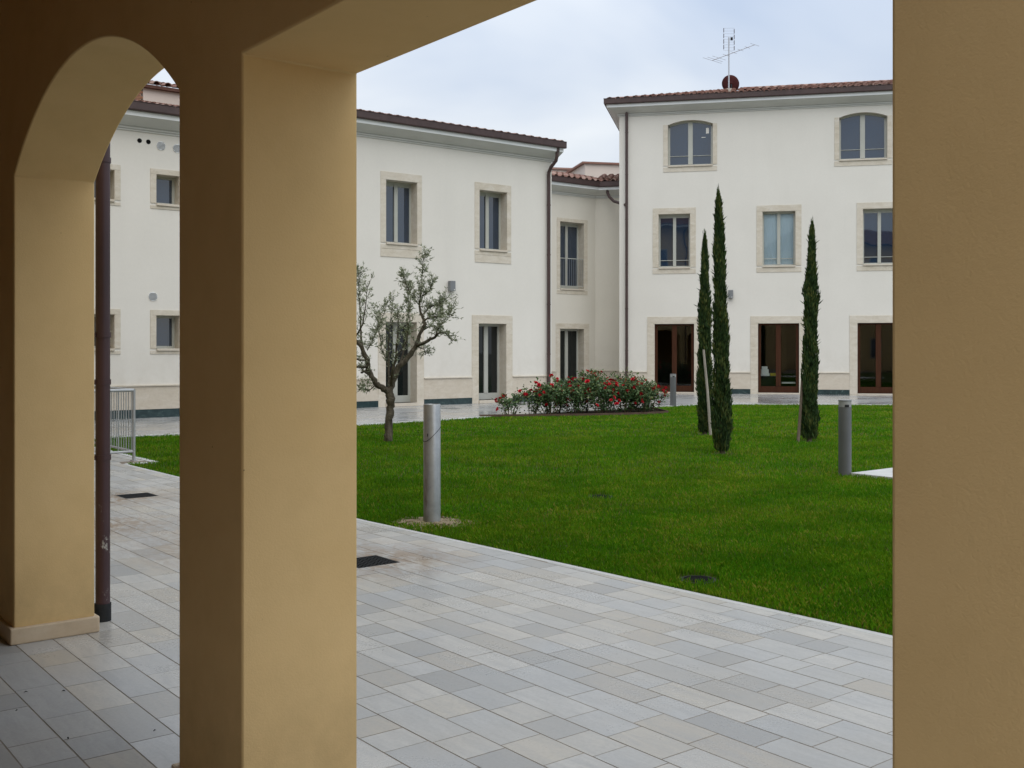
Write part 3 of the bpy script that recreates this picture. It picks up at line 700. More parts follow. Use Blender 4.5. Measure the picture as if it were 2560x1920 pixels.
    for p, q in zip(pts, pts[1:]): rv.quad((p[0], 0, p[1]), (p[0], yb, p[1]), (q[0], yb, q[1]), (q[0], 0, q[1]))
    rv.build('reveal', STONE, W, fix=False)
    l, r_, b, t_ = surround; e = 0.002
    for x0, x1 in ((l, xa - e), (xb + e, r_)):
        j = MB(); j.box(x0, x1, -PR, 0.004, b if not sill else zA - 0.0, t_ if rise else zB + e); j.build('jamb_stone', STONE, W, bevel=0.003)
    if not rise:
        j = MB(); j.box(l, r_, -PR - 0.001, 0.004, zB + 2 * e, t_); j.build('lintel_stone', STONE, W, bevel=0.003)
    if sill:
        j = MB(); j.box(xa + 0.003, xb - 0.003, -0.055, d, zA - 0.05, zA + 0.002); j.build('sill', STONE2, W, bevel=0.004)
        lo = apron if apron else b
        j = MB(); j.box(l, r_, -PR + 0.001, 0.004, lo + (0.004 if apron else 0), zA - 0.053); j.build('apron_stone', STONE, W, bevel=0.003)
        if apron:
            j = MB(); j.box(l, r_, -PR - 0.001, 0.004, b, apron - 0.004); j.build('apron_stone', STONE, W, bevel=0.003)
    else:
        j = MB(); j.box(xa + 0.003, xb - 0.003, -0.05, d + 0.06, 0.002, max(zA, 0.03)); j.build('threshold', STONE2, W, bevel=0.003)
    if notes:
        t = MB(); t.box(xb - 0.24, xb - 0.14, d + 0.022, d + 0.026, zB - 0.46, zB - 0.26); t.build('paper_note', PAPER, W)
        t = MB(); t.box(xb - 0.40, xb - 0.26, d + 0.022, d + 0.026, zB - 0.60, zB - 0.58); t.build('paper_note', PAPER, W)
    return W
def wainscot(bld, segs, zp=0.17, zl=0.74):
    """dark marble plinth, stone panels and a ledge between the doors"""
    for a, b in segs:
        if b - a < 0.05: continue
        m = MB(); m.box(a, b, -0.020, 0.004, 0.0, zp); m.build('plinth', MARBLE, bld)
        n = max(1, round((b - a) / 1.3)); wd = (b - a) / n
        for k in range(n):
            m = MB(); m.box(a + k * wd + (0.0015 if k else 0), a + (k + 1) * wd - 0.0015, -0.014, 0.004, zp + 0.002, zl); m.build('stone_panel', STONE2, bld, bevel=0.002)
        m = MB(); m.box(a, b, -0.045, 0.004, zl + 0.002, zl + 0.035); m.build('ledge', STONE, bld, bevel=0.004)
def eaves(bld, path, zc, e=0.40, gut=True, gpath=None):
    prof = [(0.0, zc), (0.030, zc), (0.034, zc + 0.03), (0.020, zc + 0.034), (0.020, zc + 0.044), (0.052, zc + 0.048), (0.058, zc + 0.085), (0.040, zc + 0.089), (0.040, zc + 0.099), (0.085, zc + 0.104), (e - 0.02, zc + 0.262), (e - 0.02, zc + 0.30), (0.0, zc + 0.30)]
    c = sweep(path, prof).build('cornice', EAVE, bld, smooth=35)
    fp_ = [(e - 0.02 + 0.001, zc + 0.268), (e + 0.004, zc + 0.268), (e + 0.012, zc + 0.372), (e - 0.02 + 0.001, zc + 0.372)]
    sweep(path, fp_).build('fascia', FASCIA, bld)
    if gut:
        g = [(e + 0.002, zc + 0.376), (e + 0.09, zc + 0.376), (e + 0.10, zc + 0.40), (e + 0.10, zc + 0.555), (e + 0.112, zc + 0.565), (e + 0.112, zc + 0.575), (e + 0.085, zc + 0.575), (e + 0.085, zc + 0.41), (e + 0.002, zc + 0.41)]
        sweep(gpath or path, g).build('gutter', BROWN, bld)
# barrel tile: half round, tapering, open below
def tile_mesh():
    mb = MB(); n = 6; L = 0.46; vs = []
    for (y, r, th) in ((0, 0.096, 0), (L, 0.078, 0)):
        for rr in (r, r - 0.016):
            for k in range(n + 1):
                a = math.pi * k / n; vs.append((rr * math.cos(a), y, rr * math.sin(a) * 0.9 - 0.01))
    m = n + 1; fs = []
    for k in range(n):
        fs += [(k, 2 * m + k, 2 * m + k + 1, k + 1), (m + k, m + k + 1, 3 * m + k + 1, 3 * m + k), (k, k + 1, m + k + 1, m + k)]
    mb.add(vs, fs); return mb.mesh('roof_tile', TILE, smooth=50, fix=False)
TILE_ME = tile_mesh()
tv = np.array([v.co[:] for v in TILE_ME.vertices]); tf = [tuple(p.vertices) for p in TILE_ME.polygons]
def tiles(roof, origin, ax, up, nx, ny, pitch, keep=lambda i, j, s, t: True, limit=300, sp=0.285, step=0.36, seed=1):
    """cover tiles on a roof plane: origin at the eave, ax along it, up = horizontal direction up the slope (roof-local)"""
    rs = random.Random(seed); ax = Vector(ax).normalized(); upv = (Vector(up).normalized() * math.cos(pitch) + Vector((0, 0, math.sin(pitch)))); nz = ax.cross(upv)
    Mx = Matrix((ax, upv, nz)).transposed(); c = 0; rest = MB()
    for j in range(ny):
        for i in range(nx):
            s, t = (i + 0.5) * sp, j * step
            if not keep(i, j, s, t): continue
            p = Vector(origin) + ax * (s + rs.uniform(-.012, .012)) + upv * (t + rs.uniform(-.02, .02)) + nz * (0.012 + 0.02)
            q = Mx @ Matrix.Rotation(rs.uniform(-.035, .035), 3, 'Z') @ Matrix.Rotation(-0.035 + rs.uniform(-.012, .012), 3, 'X')
            if c < limit:
                o = bpy.data.objects.new('roof_tile', TILE_ME); COL.objects.link(o); o.parent = roof; o.location = p; o.rotation_euler = q.to_euler(); c += 1
            else: rest.add([p + q @ Vector(v) for v in tv], tf)
    if rest.v:
        o = rest.build('upper_tiles', TILE, roof, smooth=50, fix=False); o['kind'] = 'stuff'
def slope(x0, x1, ye, ze, depth, pitch, hipl=0.0, hipr=0.0):
    mb = MB(); zt = ze + depth * math.tan(pitch)
    mb.add([(x0, ye, ze), (x1, ye, ze), (x1 - hipr, ye + depth, zt), (x0 + hipl, ye + depth, zt), (x0, ye, ze - 0.08), (x1, ye, ze - 0.08), (x1 - hipr, ye + depth, ze - 0.08), (x0 + hipl, ye + depth, ze - 0.08)],
           [(0, 1, 2, 3), (0, 4, 5, 1), (1, 5, 6, 2), (2, 6, 7, 3), (3, 7, 4, 0), (7, 6, 5, 4)])
    return mb
PITCH = math.atan(0.265); PITCHL = math.atan(0.235)

# --- centre building ----------------------------------------------------
L_ANG = R(52.87); L_ROT = math.atan2(math.cos(L_ANG), math.sin(L_ANG))
LB = empty('centre_building', (0, 31.46, 0), L_ROT, 'white two storey building in the centre with a long tiled eave', 'building')
wL = []
for xc in (-6.87, -3.79, -0.685):
    wL.append((xc - 0.495, xc + 0.495, 4.46, 6.165)); 
dL = [(xc - 0.495, xc + 0.495, 0.09, 2.305) for xc in (-6.87, -3.80, -0.715)]
mb = facade_mesh(-8.4, 1.51, 0, 7.35, wL + dL); shell(mb, -8.4, 1.51, 7, 0, 7.35); mb.build('wall', WHITE, LB, fix=False)
for q in wL: window(LB, q, (q[0] - 0.165, q[1] + 0.15, 4.075, 6.38), d=0.31, apron=4.29, top=0.07)
for q in dL: window(LB, q, (q[0] - 0.235, q[1] + 0.23, 0.0, 2.55), d=0.33, name='door', glass=DOORGLASS, sill=False, bot=0.19, fw=0.07, mull=0.14, top=0.07)
wainscot(LB, [(-8.4, dL[0][0] - 0.237), (dL[0][1] + 0.232, dL[1][0] - 0.237), (dL[1][1] + 0.232, dL[2][0] - 0.237), (dL[2][1] + 0.232, 1.51)])
eaves(LB, [(-8.4, 0), (1.64, 0)], 7.235, gpath=[(-8.4, 0), (1.69, 0)])
rL = slope(-8.6, 1.66, -0.40, 7.74, 4.2, PITCHL).build('roof', ROOFBASE, LB)
tiles(rL, (-8.6, -0.47, 7.74), (1, 0, 0), (0, 1, 0), 36, 12, PITCHL, limit=300, seed=4)
px = 1.33
mb = MB(); mb.tube([(px + 0.10, -0.36, 7.56), (px + 0.10, -0.36, 7.40), (px + 0.085, -0.33, 7.24), (px + 0.02, -0.16, 7.05), (px, -0.085, 6.9), (px, -0.085, 6.7), (px, -0.085, 0.02)], 0.052, 14)
dp = mb.build('downpipe', BROWN, LB, smooth=40)
for zz in (1.4, 2.9, 4.4, 5.9):
    mb = MB(); mb.tube([(px, -0.085, zz), (px, -0.085, zz + 0.035)], 0.060, 14); mb.build('pipe_collar', BROWN, dp)
mb = MB(); mb.tube([(px + 0.10, -0.36, 7.50), (px + 0.10, -0.36, 7.60)], 0.075, 14); mb.build('outlet', BROWN, dp)

# --- left wing, seen through the arch ------------------------------------
MBD = empty('left_wing', (0, 30.547, 0), L_ROT, 'white left wing with small square windows, seen through the arch', 'building')
wM = [(xa, xa + 0.53, 4.90, 5.565) for xa in (-13.15, -11.68, -10.21)] + [(xa, xa + 0.53, 1.575, 2.335) for xa in (-13.15, -11.68, -10.21)]
mb = facade_mesh(-17, -8.4, 0, 6.62, wM); shell(mb, -17, -8.4, 7, 0, 6.62); mb.build('wall', WHITE, MBD, fix=False)
for q in wM: window(MBD, q, (q[0] - 0.135, q[1] + 0.135, q[2] - 0.125, q[3] + 0.125), d=0.30, leaves=1, fw=0.06, sill=True)
wainscot(MBD, [(-17, -8.4)], 0.19, 0.715)
eaves(MBD, [(-17, 0), (-8.4, 0)], 6.49)
rM = slope(-17, -8.4, -0.40, 6.995, 3.4, PITCHL).build('roof', ROOFBASE, MBD)
tiles(rM, (-14.0, -0.47, 6.995), (1, 0, 0), (0, 1, 0), 18, 8, PITCHL, seed=5)
for xx, zz in ((-10.59, 6.29), (-10.39, 6.285)):
    m = MB(); m.tube([(xx, 0.08, zz), (xx, -0.006, zz)], 0.052, 20); m.build('vent_hole', BLACK, MBD)
for xx, zz in ((-10.105, 6.225), (-9.73, 6.21), (-10.29, 2.765)):
    m = MB(); m.tube([(xx, 0.004, zz), (xx, -0.016, zz)], 0.105, 8); v = m.build('vent_grille', FASCIA, MBD)
    for k in range(6):
        zo = -0.07 + k * 0.028; hw = math.sqrt(0.095 ** 2 - zo ** 2)
        m = MB(); m.box(xx - hw, xx + hw, -0.024, -0.017, zz + zo - 0.006, zz + zo + 0.006); m.build('louvre', LAMPGREY, v)
# attic storey and brick stack behind the eave
m = MB(); m.box(-9.53, -8.42, 3.0, 6.5, 7.0, 8.30); at = m.build('attic', PINK, MBD)
ra = slope(-9.60, -8.3, 2.88, 8.31, 1.8, PITCHL).build('attic_roof', ROOFBASE, MBD)
tiles(ra, (-9.66, 2.82, 8.31), (1, 0, 0), (0, 1, 0), 5, 4, PITCHL, seed=6)
ch = empty('chimney', (0, 0, 0)); ch.parent = MBD
m = MB(); m.box(-10.30, -9.56, 3.05, 3.75, 7.2, 8.5); m.build('mortar_core', MORTAR, ch)
brk = MB(); brk.box(-0.115, 0.115, -0.012, 0.012, -0.029, 0.029); bme = brk.mesh('brick', BRICK)
for r_ in range(19):
    for k in range(3):
        inst('brick', bme, ch, (-10.18 + k * 0.243 + (0.06 if r_ % 2 else 0), 3.045, 7.24 + r_ * 0.068))

# --- link with two facets in the corner -----------------------------------
KB_ = empty('corner_link', (1.64, 39.0, 0), L_ROT, 'recessed cream link between the centre and right buildings', 'building')
rr_ = R(77.88); dR = Vector((math.sin(rr_), -math.cos(rr_))); c_, s_ = math.cos(-L_ROT), math.sin(-L_ROT)
dRl = Vector((c_ * dR.x - s_ * dR.y, s_ * dR.x + c_ * dR.y))       # right building's direction in this frame
XC = 1.88
wK = [(0.155, 1.315, 3.80, 6.26)]; dK = [(0.15, 1.31, 0.09, 2.32)]
mb = facade_mesh(-4.5, XC, 0, 7.35, wK + dK)
e2 = Vector((XC, 0)) + dRl * 1.15
mb.quad((XC, 0, 0), (e2.x, e2.y, 0), (e2.x, e2.y, 7.35), (XC, 0, 7.35))
mb.add([(-4.5, 0, 7.35), (XC, 0, 7.35), (e2.x, e2.y, 7.35), (e2.x, 6, 7.35), (-4.5, 6, 7.35)], [(0, 1, 2, 3, 4)])
mb.build('wall', CREAM, KB_, fix=False)
W = window(KB_, wK[0], (0.0, 1.485, 3.60, 6.39), d=0.33, top=0.07, bot=0.13)
rail = MB(); rail.tube([(0.17, 0.03, 4.92), (1.30, 0.03, 4.92)], 0.016, 8); rail.tube([(0.17, 0.03, 3.90), (1.30, 0.03, 3.90)], 0.012, 8); rl = rail.build('balcony_rail', FRAME, KB_)
bb = MB(); bb.tube([(0, 0, 3.90), (0, 0, 4.92)], 0.009, 6); bbm = bb.mesh('baluster', LAMPGREY)
for k in range(11): inst('baluster', bbm, rl, (0.22 + k * 0.103, 0.03, 0))
window(KB_, dK[0], (-0.05, 1.56, 0.0, 2.52), d=0.33, name='door', glass=DOORGLASS, sill=False, bot=0.19, fw=0.07, mull=0.14, top=0.07)
wainscot(KB_, [(-4.5, -0.055), (1.565, XC - 0.03)])
ww = empty('wainscot', (XC, 0, 0), math.atan2(dRl.y, dRl.x)); ww.parent = KB_
for nm, m_, (y0, z0, z1) in (('plinth', MARBLE, (-0.02, 0, 0.17)), ('stone_panel', STONE2, (-0.014, 0.172, 0.74)), ('ledge', STONE, (-0.045, 0.742, 0.775))):
    m = MB(); m.box(0.03, 1.06, y0, 0.004, z0, z1); m.build(nm, m_, ww)
eaves(KB_, [(-4.5, 0), (XC, 0), (e2.x, e2.y)], 7.235)
rk = slope(-4.5, XC + 1.6, -0.40, 7.775, 2.3, math.atan(0.27)).build('roof', ROOFBASE, KB_)
tiles(rk, (-1.4, -0.47, 7.775), (1, 0, 0), (0, 1, 0), 14, 6, math.atan(0.27), seed=8)
# facet along the right building: a second slope, mitred at the corner
orgn = Vector((XC, 0)) + Vector((dRl.y, -dRl.x)) * 0.42
upR = Vector((-dRl.y, dRl.x))
m = MB(); pts4 = [orgn - dRl * 0.05, orgn + dRl * 1.3, orgn + dRl * 1.3 + upR * 2.3, orgn - dRl * 0.05 + upR * 2.3]; zz4 = [7.785, 7.785, 8.41, 8.41]
m.add([(p.x, p.y, z) for p, z in zip(pts4, zz4)] + [(p.x, p.y, 7.6) for p in pts4], [(0, 1, 2, 3), (0, 4, 5, 1), (1, 5, 6, 2), (2, 6, 7, 3), (3, 7, 4, 0)])
rk2 = m.build('roof', ROOFBASE, KB_)
tiles(rk2, (orgn.x, orgn.y, 7.79), (dRl.x, dRl.y, 0), (upR.x, upR.y, 0), 4, 6, math.atan(0.27), seed=12)
# mortared top course
m = MB(); m.box(-4.4, XC + 1.5, 1.8, 2.1, 8.25, 8.46); m.build('ridge_mortar', MORTAR, rk)
# branch pipe into the right building's downpipe is part of the link
o1 = orgn + dRl * 0.62
def kl(P): 
    q = Vector((P[0] - 1.64, P[1] - 39.0)); return Vector((c_ * q.x - s_ * q.y, s_ * q.x + c_ * q.y))

# --- right building --------------------------------------------------------
R_ROT = math.atan2(-math.cos(rr_), math.sin(rr_))
RB = empty('right_building', (0, 39.09, 0), R_ROT, 'tall white three storey building on the right with brown glazed doors', 'building')
cols = (0, 3.60, 6.98, 10.5, 14.0)
dR_ = [(5.20 + c, 6.59 + c, 0.05, 2.465) for c in (0, 3.595, 6.92, 10.5, 14.0)]
wR2 = [(5.34 + c, 6.45 + c, 4.475, 6.37) for c in (0, 3.61, 6.96, 10.5, 14.0)]
wR3 = [(5.67 + c, 7.24 + c, 8.085, 9.685, 0.15) for c in (0, 5.85, 11.7)]
mb = facade_mesh(3.94, 23, 0, 10.02, dR_ + wR2 + wR3); shell(mb, 3.94, 23, 9, 0, 10.02); mb.build('wall', WHITE, RB, fix=False)
for i, q in enumerate(dR_):
    window(RB, q, (q[0] - 0.26, q[1] + 0.24, 0.0, 2.72), d=0.10, name='door', fr=WOOD, glass=(CLEAR if i < 3 else DOORGLASS), sill=False, bot=0.22, fw=0.10, mull=0.17, top=0.06)
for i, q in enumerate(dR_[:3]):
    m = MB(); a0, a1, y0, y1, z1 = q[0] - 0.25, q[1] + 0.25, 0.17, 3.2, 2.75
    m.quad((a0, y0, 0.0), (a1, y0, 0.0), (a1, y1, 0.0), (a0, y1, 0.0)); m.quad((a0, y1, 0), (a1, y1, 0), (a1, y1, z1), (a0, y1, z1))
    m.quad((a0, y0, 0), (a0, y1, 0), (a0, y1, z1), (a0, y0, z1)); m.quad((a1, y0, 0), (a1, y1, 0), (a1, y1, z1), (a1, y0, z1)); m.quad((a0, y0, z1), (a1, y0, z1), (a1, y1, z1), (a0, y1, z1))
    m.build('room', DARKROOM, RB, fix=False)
for i, q in enumerate(wR2): window(RB, q, (q[0] - 0.205, q[1] + 0.20, 4.25, 6.585), d=0.20, bar=0.26, curtain=(i == 1), top=0.07)
for i, q in enumerate(wR3): window(RB, q, (q[0] - 0.16, q[1] + 0.15, 7.86, 9.54), d=0.20, bar=0.36, mull=0.16, fw=0.07, notes=(i == 0))
segs = [(3.94, dR_[0][0] - 0.262)] + [(a[1] + 0.242, b[0] - 0.262) for a, b in zip(dR_, dR_[1:])] + [(dR_[-1][1] + 0.242, 23)]
wainscot(RB, segs, 0.17, 0.735)
eaves(RB, [(3.94, 9), (3.94, 0), (23, 0)], 9.905)
rR = slope(3.52, 23.4, -0.42, 10.42, 4.7, PITCH, 4.7).build('roof', ROOFBASE, RB)
m = MB(); zt = 10.42 + 4.7 * math.tan(PITCH)
m.add([(3.52, -0.42, 10.42), (3.52, 9, 10.42), (8.22, 9, zt), (8.22, 4.28, zt)], [(0, 1, 2, 3)]); m.add([(8.22, 4.28, zt), (8.22, 9, zt), (23.4, 9, 10.4), (23.4, 4.28, zt)], [(0, 1, 2, 3)]); m.build('roof', ROOFBASE, RB, fix=False)
tiles(rR, (3.52, -0.49, 10.42), (1, 0, 0), (0, 1, 0), 39, 14, PITCH, keep=lambda i, j, s, t: s > t * math.cos(PITCH) + 0.1, seed=3)
hp = Vector((4.7, 4.7, 4.7 * math.tan(PITCH))).normalized()
for k in range(16):
    o = bpy.data.objects.new('hip_tile', TILE_ME); COL.objects.link(o); o.parent = rR
    o.location = Vector((3.54, -0.40, 10.44)) + hp * (0.05 + k * 0.40); up_ = hp; sx_ = up_.cross(Vector((0, 0, 1))).normalized(); nz_ = sx_.cross(up_)
    o.rotation_euler = Matrix((sx_, up_, nz_)).transposed().to_euler(); o.scale = (1.25, 1.1, 1.2)
for k in range(34):
    o = bpy.data.objects.new('ridge_tile', TILE_ME); COL.objects.link(o); o.parent = rR; o.location = (8.3 + k * 0.42, 4.28, zt + 0.03); o.rotation_euler = (0.02, 0, -math.pi / 2); o.scale = (1.3, 1.1, 1.25)
px = 4.215
mb = MB(); mb.tube([(px, -0.10, 10.30), (px, -0.10, 0.02)], 0.050, 14); dp = mb.build('downpipe', BROWN, RB, smooth=40)
for zz in (1.5, 3.0, 4.6, 6.2, 7.8, 9.3):
    mb = MB(); mb.tube([(px, -0.10, zz), (px, -0.10, zz + 0.03)], 0.057, 14); mb.build('pipe_collar', BROWN, dp)
# branch pipe from the link's gutter into this pipe
cr, sr = math.cos(R_ROT), math.sin(R_ROT)
def r2w(x, y): return Vector((cr * x - sr * y, 39.09 + sr * x + cr * y))
pw = r2w(px, -0.10); k1 = kl(pw)
st = orgn + dRl * 0.50 + upR * 0.10
mb = MB(); mb.tube([(st.x, st.y, 7.62), (st.x, st.y, 7.40), (st.x + (k1.x - st.x) * 0.10, st.y + (k1.y - st.y) * 0.10, 7.22), (st.x + (k1.x - st.x) * 0.35, st.y + (k1.y - st.y) * 0.35, 7.0), (k1.x, k1.y, 6.72)], 0.055, 12)
bp = mb.build('branch_pipe', BROWN, KB_, smooth=40)
mb = MB(); mb.tube([(st.x, st.y, 7.50), (st.x, st.y, 7.61)], 0.085, 12); mb.build('outlet', BROWN, bp)

def indoor(x, y, z, sx, sy, sz, m_, label, cat, group):
    q = r2w(x, y); b = MB(); b.box(-sx / 2, sx / 2, -sy / 2, sy / 2, 0, sz)
    o = b.build(cat.replace(' ', '_'), m_, None, bevel=0.006, loc=(q.x, q.y, z)); o.rotation_euler.z = R_ROT; tag(o, label, cat, group)
G_ = 'things standing inside the middle brown door'
indoor(9.12, 0.62, 0.002, 0.62, 0.5, 0.62, DARKROOM, 'dark low cabinet inside the middle brown door', 'cabinet', G_)
indoor(9.05, 0.58, 0.624, 0.30, 0.3, 0.09, PAPER, 'white carton at the bottom of the pile inside the middle brown door', 'carton', G_)
indoor(9.04, 0.60, 0.715, 0.26, 0.26, 0.14, PAPER, 'white carton in the middle of the pile inside the middle brown door', 'carton', G_)
indoor(9.03, 0.60, 0.857, 0.20, 0.22, 0.10, PAPER, 'small white carton on top of the pile inside the middle brown door', 'carton', G_)
indoor(9.33, 0.55, 0.624, 0.20, 0.16, 0.10, YELLOW, 'yellow box beside the white cartons inside the middle brown door', 'box', G_)
indoor(9.85, 0.62, 0.36, 0.48, 0.46, 0.05, PAPER, 'pale low shelf inside the right leaf of the middle brown door', 'shelf', G_)
# --- rear building over the link roof ---------------------------------------
RE = empty('rear_building', (4.0, 50.0, 0), R(12), 'plain pale pink building rising behind the link roof', 'building')
m = MB(); m.box(-0.6, 12, 0, 8, 0, 10.25); m.build('wall', PINK, RE)
m = MB(); m.box(-0.75, 12, -0.12, 8, 10.255, 10.34); m.build('coping', TILE, RE)
m = MB(); m.box(-4.6, -0.6, 3.0, 9, 0, 10.45); m.build('wall', PINK, RE)
m = MB(); m.box(-4.6, -0.35, 2.85, 9, 10.455, 10.54); m.build('coping', TILE, RE)

# ------------------------------------------------------------------ things on the buildings
def wall_lamp(parent_rot, base, label):
    t = empty('wall_lamp', base, parent_rot, label, 'wall lamp', 'grey wall lamps on the white buildings')
    m = MB(); m.box(-0.045, 0.045, -0.03, -0.002, -0.10, 0.10); m.build('back_plate', LAMPGREY, t)
    m = MB(); m.extrude_y([(-0.085, -0.145), (0.085, -0.145), (0.085, 0.145), (-0.085, 0.145)], -0.16, -0.03); m.build('housing', LAMPGREY, t, bevel=0.008)
    m = MB(); m.cyl((0, -0.095), 0.05, -0.155, -0.146, 16); m.build('lens', LENS, t)
    m = MB(); m.box(0.03, 0.055, -0.165, -0.161, -0.12, -0.09); m.build('badge', PAPER, t)
    return t
cl, sl = math.cos(L_ROT), math.sin(L_ROT)
wall_lamp(L_ROT, (cl * -2.2, 31.46 + sl * -2.2, 3.345), 'grey box wall lamp on the centre building between its two upper windows')
q = r2w(7.86, 0); wall_lamp(R_ROT, (q.x, q.y, 3.495), 'grey box wall lamp on the right building above the tall cypress')

q = r2w(7.76, 3.4); zb_ = 10.42 + 3.8 * 0.265 - 0.02
an = empty('tv_antenna', (q.x, q.y, zb_), 0, 'thin television antenna mast with grid and long yagi boom on the roof', 'antenna')
m = MB(); m.tube([(0, 0, -0.1), (0, 0, 2.10)], 0.027, 10); m.build('mast', ALU, an)
m = MB(); m.box(-0.10, 0.10, -0.10, 0.10, -0.12, 0.13); m.build('mast_foot', MORTAR, an)
m = MB(); m.tube([(-0.62, 0.10, 1.24), (0.95, -0.25, 1.75)], 0.012, 8); bo = m.build('boom', ALU, an)
for t_, l_ in ((0.0, 0.42), (0.07, 0.34), (0.16, 0.30), (0.33, 0.16), (0.5, 0.14), (0.66, 0.13), (0.82, 0.12), (0.99, 0.20)):
    c = Vector((-0.62, 0.10, 1.24)).lerp(Vector((0.95, -0.25, 1.75)), t_); dvec = Vector((0.90, 0.35, -0.16)).normalized()
    m = MB(); m.tube([c - dvec * l_, c + dvec * l_], 0.006, 6); m.build('rod', ALU, bo)
m = MB()
for xx in (-0.20, 0.20): m.tube([(xx, 0, 1.60), (xx, 0, 2.45)], 0.004, 6)
for k in range(9): m.tube([(-0.20, 0, 1.60 + k * 0.106), (0.20, 0, 1.60 + k * 0.106)], 0.0035, 6)
gp = m.build('grid_panel', ALU, an)
for xx, zo in ((-0.20, 0.04), (0.20, 0)):
    for k in range(4):
        m = MB(); m.tube([(xx, -0.02, 1.60 + zo + k * 0.215), (xx, -0.02, 1.60 + zo + k * 0.215 + 0.16)], 0.014, 8); m.build('director', BROWN, gp)
m = MB(); m.box(0.06, 0.14, -0.06, 0.0, 1.98, 2.09); m.build('amplifier', IRON, an)
q = r2w(7.84, 3.75); ds = empty('satellite_dish', (q.x, q.y, zb_ + 0.42), R(4), 'dark red satellite dish seen from behind, at the mast foot', 'dish')
m = MB(); n = 36; vs = []; fs = []
for r_, d_ in ((0.0, 0.0), (0.12, 0.008), (0.24, 0.034), (0.345, 0.075)):
    for k in range(n): a = 2 * math.pi * k / n; vs.append((r_ * math.cos(a), d_, r_ * math.sin(a)))
for j in range(3):
    for k in range(n): fs.append((j * n + k, j * n + (k + 1) % n, (j + 1) * n + (k + 1) % n, (j + 1) * n + k))
m.add(vs, fs); dm = m.build('reflector', DISH, ds, smooth=60); sm_ = dm.modifiers.new('solid', 'SOLIDIFY'); sm_.thickness = 0.012
m = MB(); m.tube([(0, -0.02, -0.05), (0, -0.12, -0.54)], 0.03, 8); m.build('bracket', IRON, ds)
m = MB(); m.tube([(0, 0.06, -0.33), (0, 0.50, -0.10)], 0.012, 8); m.box(-0.03, 0.03, 0.48, 0.56, -0.12, -0.04); m.build('feed_arm', ALU, ds)

# ------------------------------------------------------------------ bollards
t = empty('bollard', (-0.72, 9.59, 0), 0, 'tall bare steel bollard tube with rust streaks near the path kerb', 'bollard', 'bollards on the lawn')
m = MB(); n = 32; R0 = 0.0775
prof = [(R0, -0.05), (R0, 1.055), (R0 - 0.003, 1.06), (R0 - 0.008, 1.06), (R0 - 0.011, 1.056), (R0 - 0.011, 0.9)]
vs = [(r_ * math.cos(2 * math.pi * k / n), r_ * math.sin(2 * math.pi * k / n), z) for r_, z in prof for k in range(n)]
m.add(vs, [(j * n + k, j * n + (k + 1) % n, (j + 1) * n + (k + 1) % n, (j + 1) * n + k) for j in range(len(prof) - 1) for k in range(n)])
m.build('tube', STEEL, t, smooth=40, fix=False)
m = MB(); m.cyl((0, 0), R0 - 0.0105, 1.030, 1.045, 32); m.build('cap_plate', RAILMETAL, t)
m = MB(); pts = [((R0 + 0.002) * math.cos(a), (R0 + 0.002) * math.sin(a), z) for a, z in [(R(180 + k * 12), 0.74 + 0.10 * (k / 14) ** 2 - 0.02 * math.sin(k * .4)) for k in range(16)]]
m.tube(pts, 0.0022, 6); m.build('wire', IRON, t)
m = MB(); m.box(-0.036, -0.030, -R0 - 0.002, -R0 + 0.012, 0.775, 0.80); m.build('slot', BLACK, t)
def bollard(loc, h, r, label):
    t = empty('bollard', loc, 0, label, 'bollard', 'bollards on the lawn')
    m = MB(); m.cyl((0, 0), r, -0.03, h - 0.085, 28); m.build('post', GREYMETAL, t, smooth=40)
    m = MB(); m.cyl((0, 0), r * 0.985, h - 0.085, h - 0.012, 28); L = m.build('lens', LENS, t, smooth=40)
    m = MB(); m.box(-0.025, 0.025, -r - 0.004, -r + 0.03, h - 0.085, h - 0.055); m.build('lamp_clip', IRON, L)
    m = MB(); m.cyl((0, 0), r * 1.03, h - 0.012, h, 28); m.build('cap', LAMPGREY, t, smooth=40)
bollard((4.14, 13.25, 0), 0.925, 0.079, 'grey bollard light beside the pale paved corner')
bollard((4.43, 29.30, 0), 0.885, 0.083, 'small distant grey bollard light beside the rose bed')
# bare earth at the foot of the steel bollard
n = 40; m = MB(); vs = [(0, 0, 0.012)]
for k in range(n):
    a = 2 * math.pi * k / n; r_ = 0.33 + 0.06 * math.sin(3 * a + 1) + 0.04 * math.sin(7 * a); vs.append((r_ * 1.15 * math.cos(a), r_ * math.sin(a), -0.010))
mid = [(0.5 * vs[1 + k][0], 0.5 * vs[1 + k][1], 0.010 + 0.008 * math.sin(5 * k)) for k in range(n)]
m.add([vs[0]] + mid + vs[1:], [(0, 1 + k, 1 + (k + 1) % n) for k in range(n)] + [(1 + k, 1 + n + k, 1 + n + (k + 1) % n, 1 + (k + 1) % n) for k in range(n)])
o = m.build('bare_earth', BARE, None, smooth=60, loc=(-0.72, 9.59, 0)); tag(o, 'bare sandy soil ring around the steel bollard', None, None, 'structure')
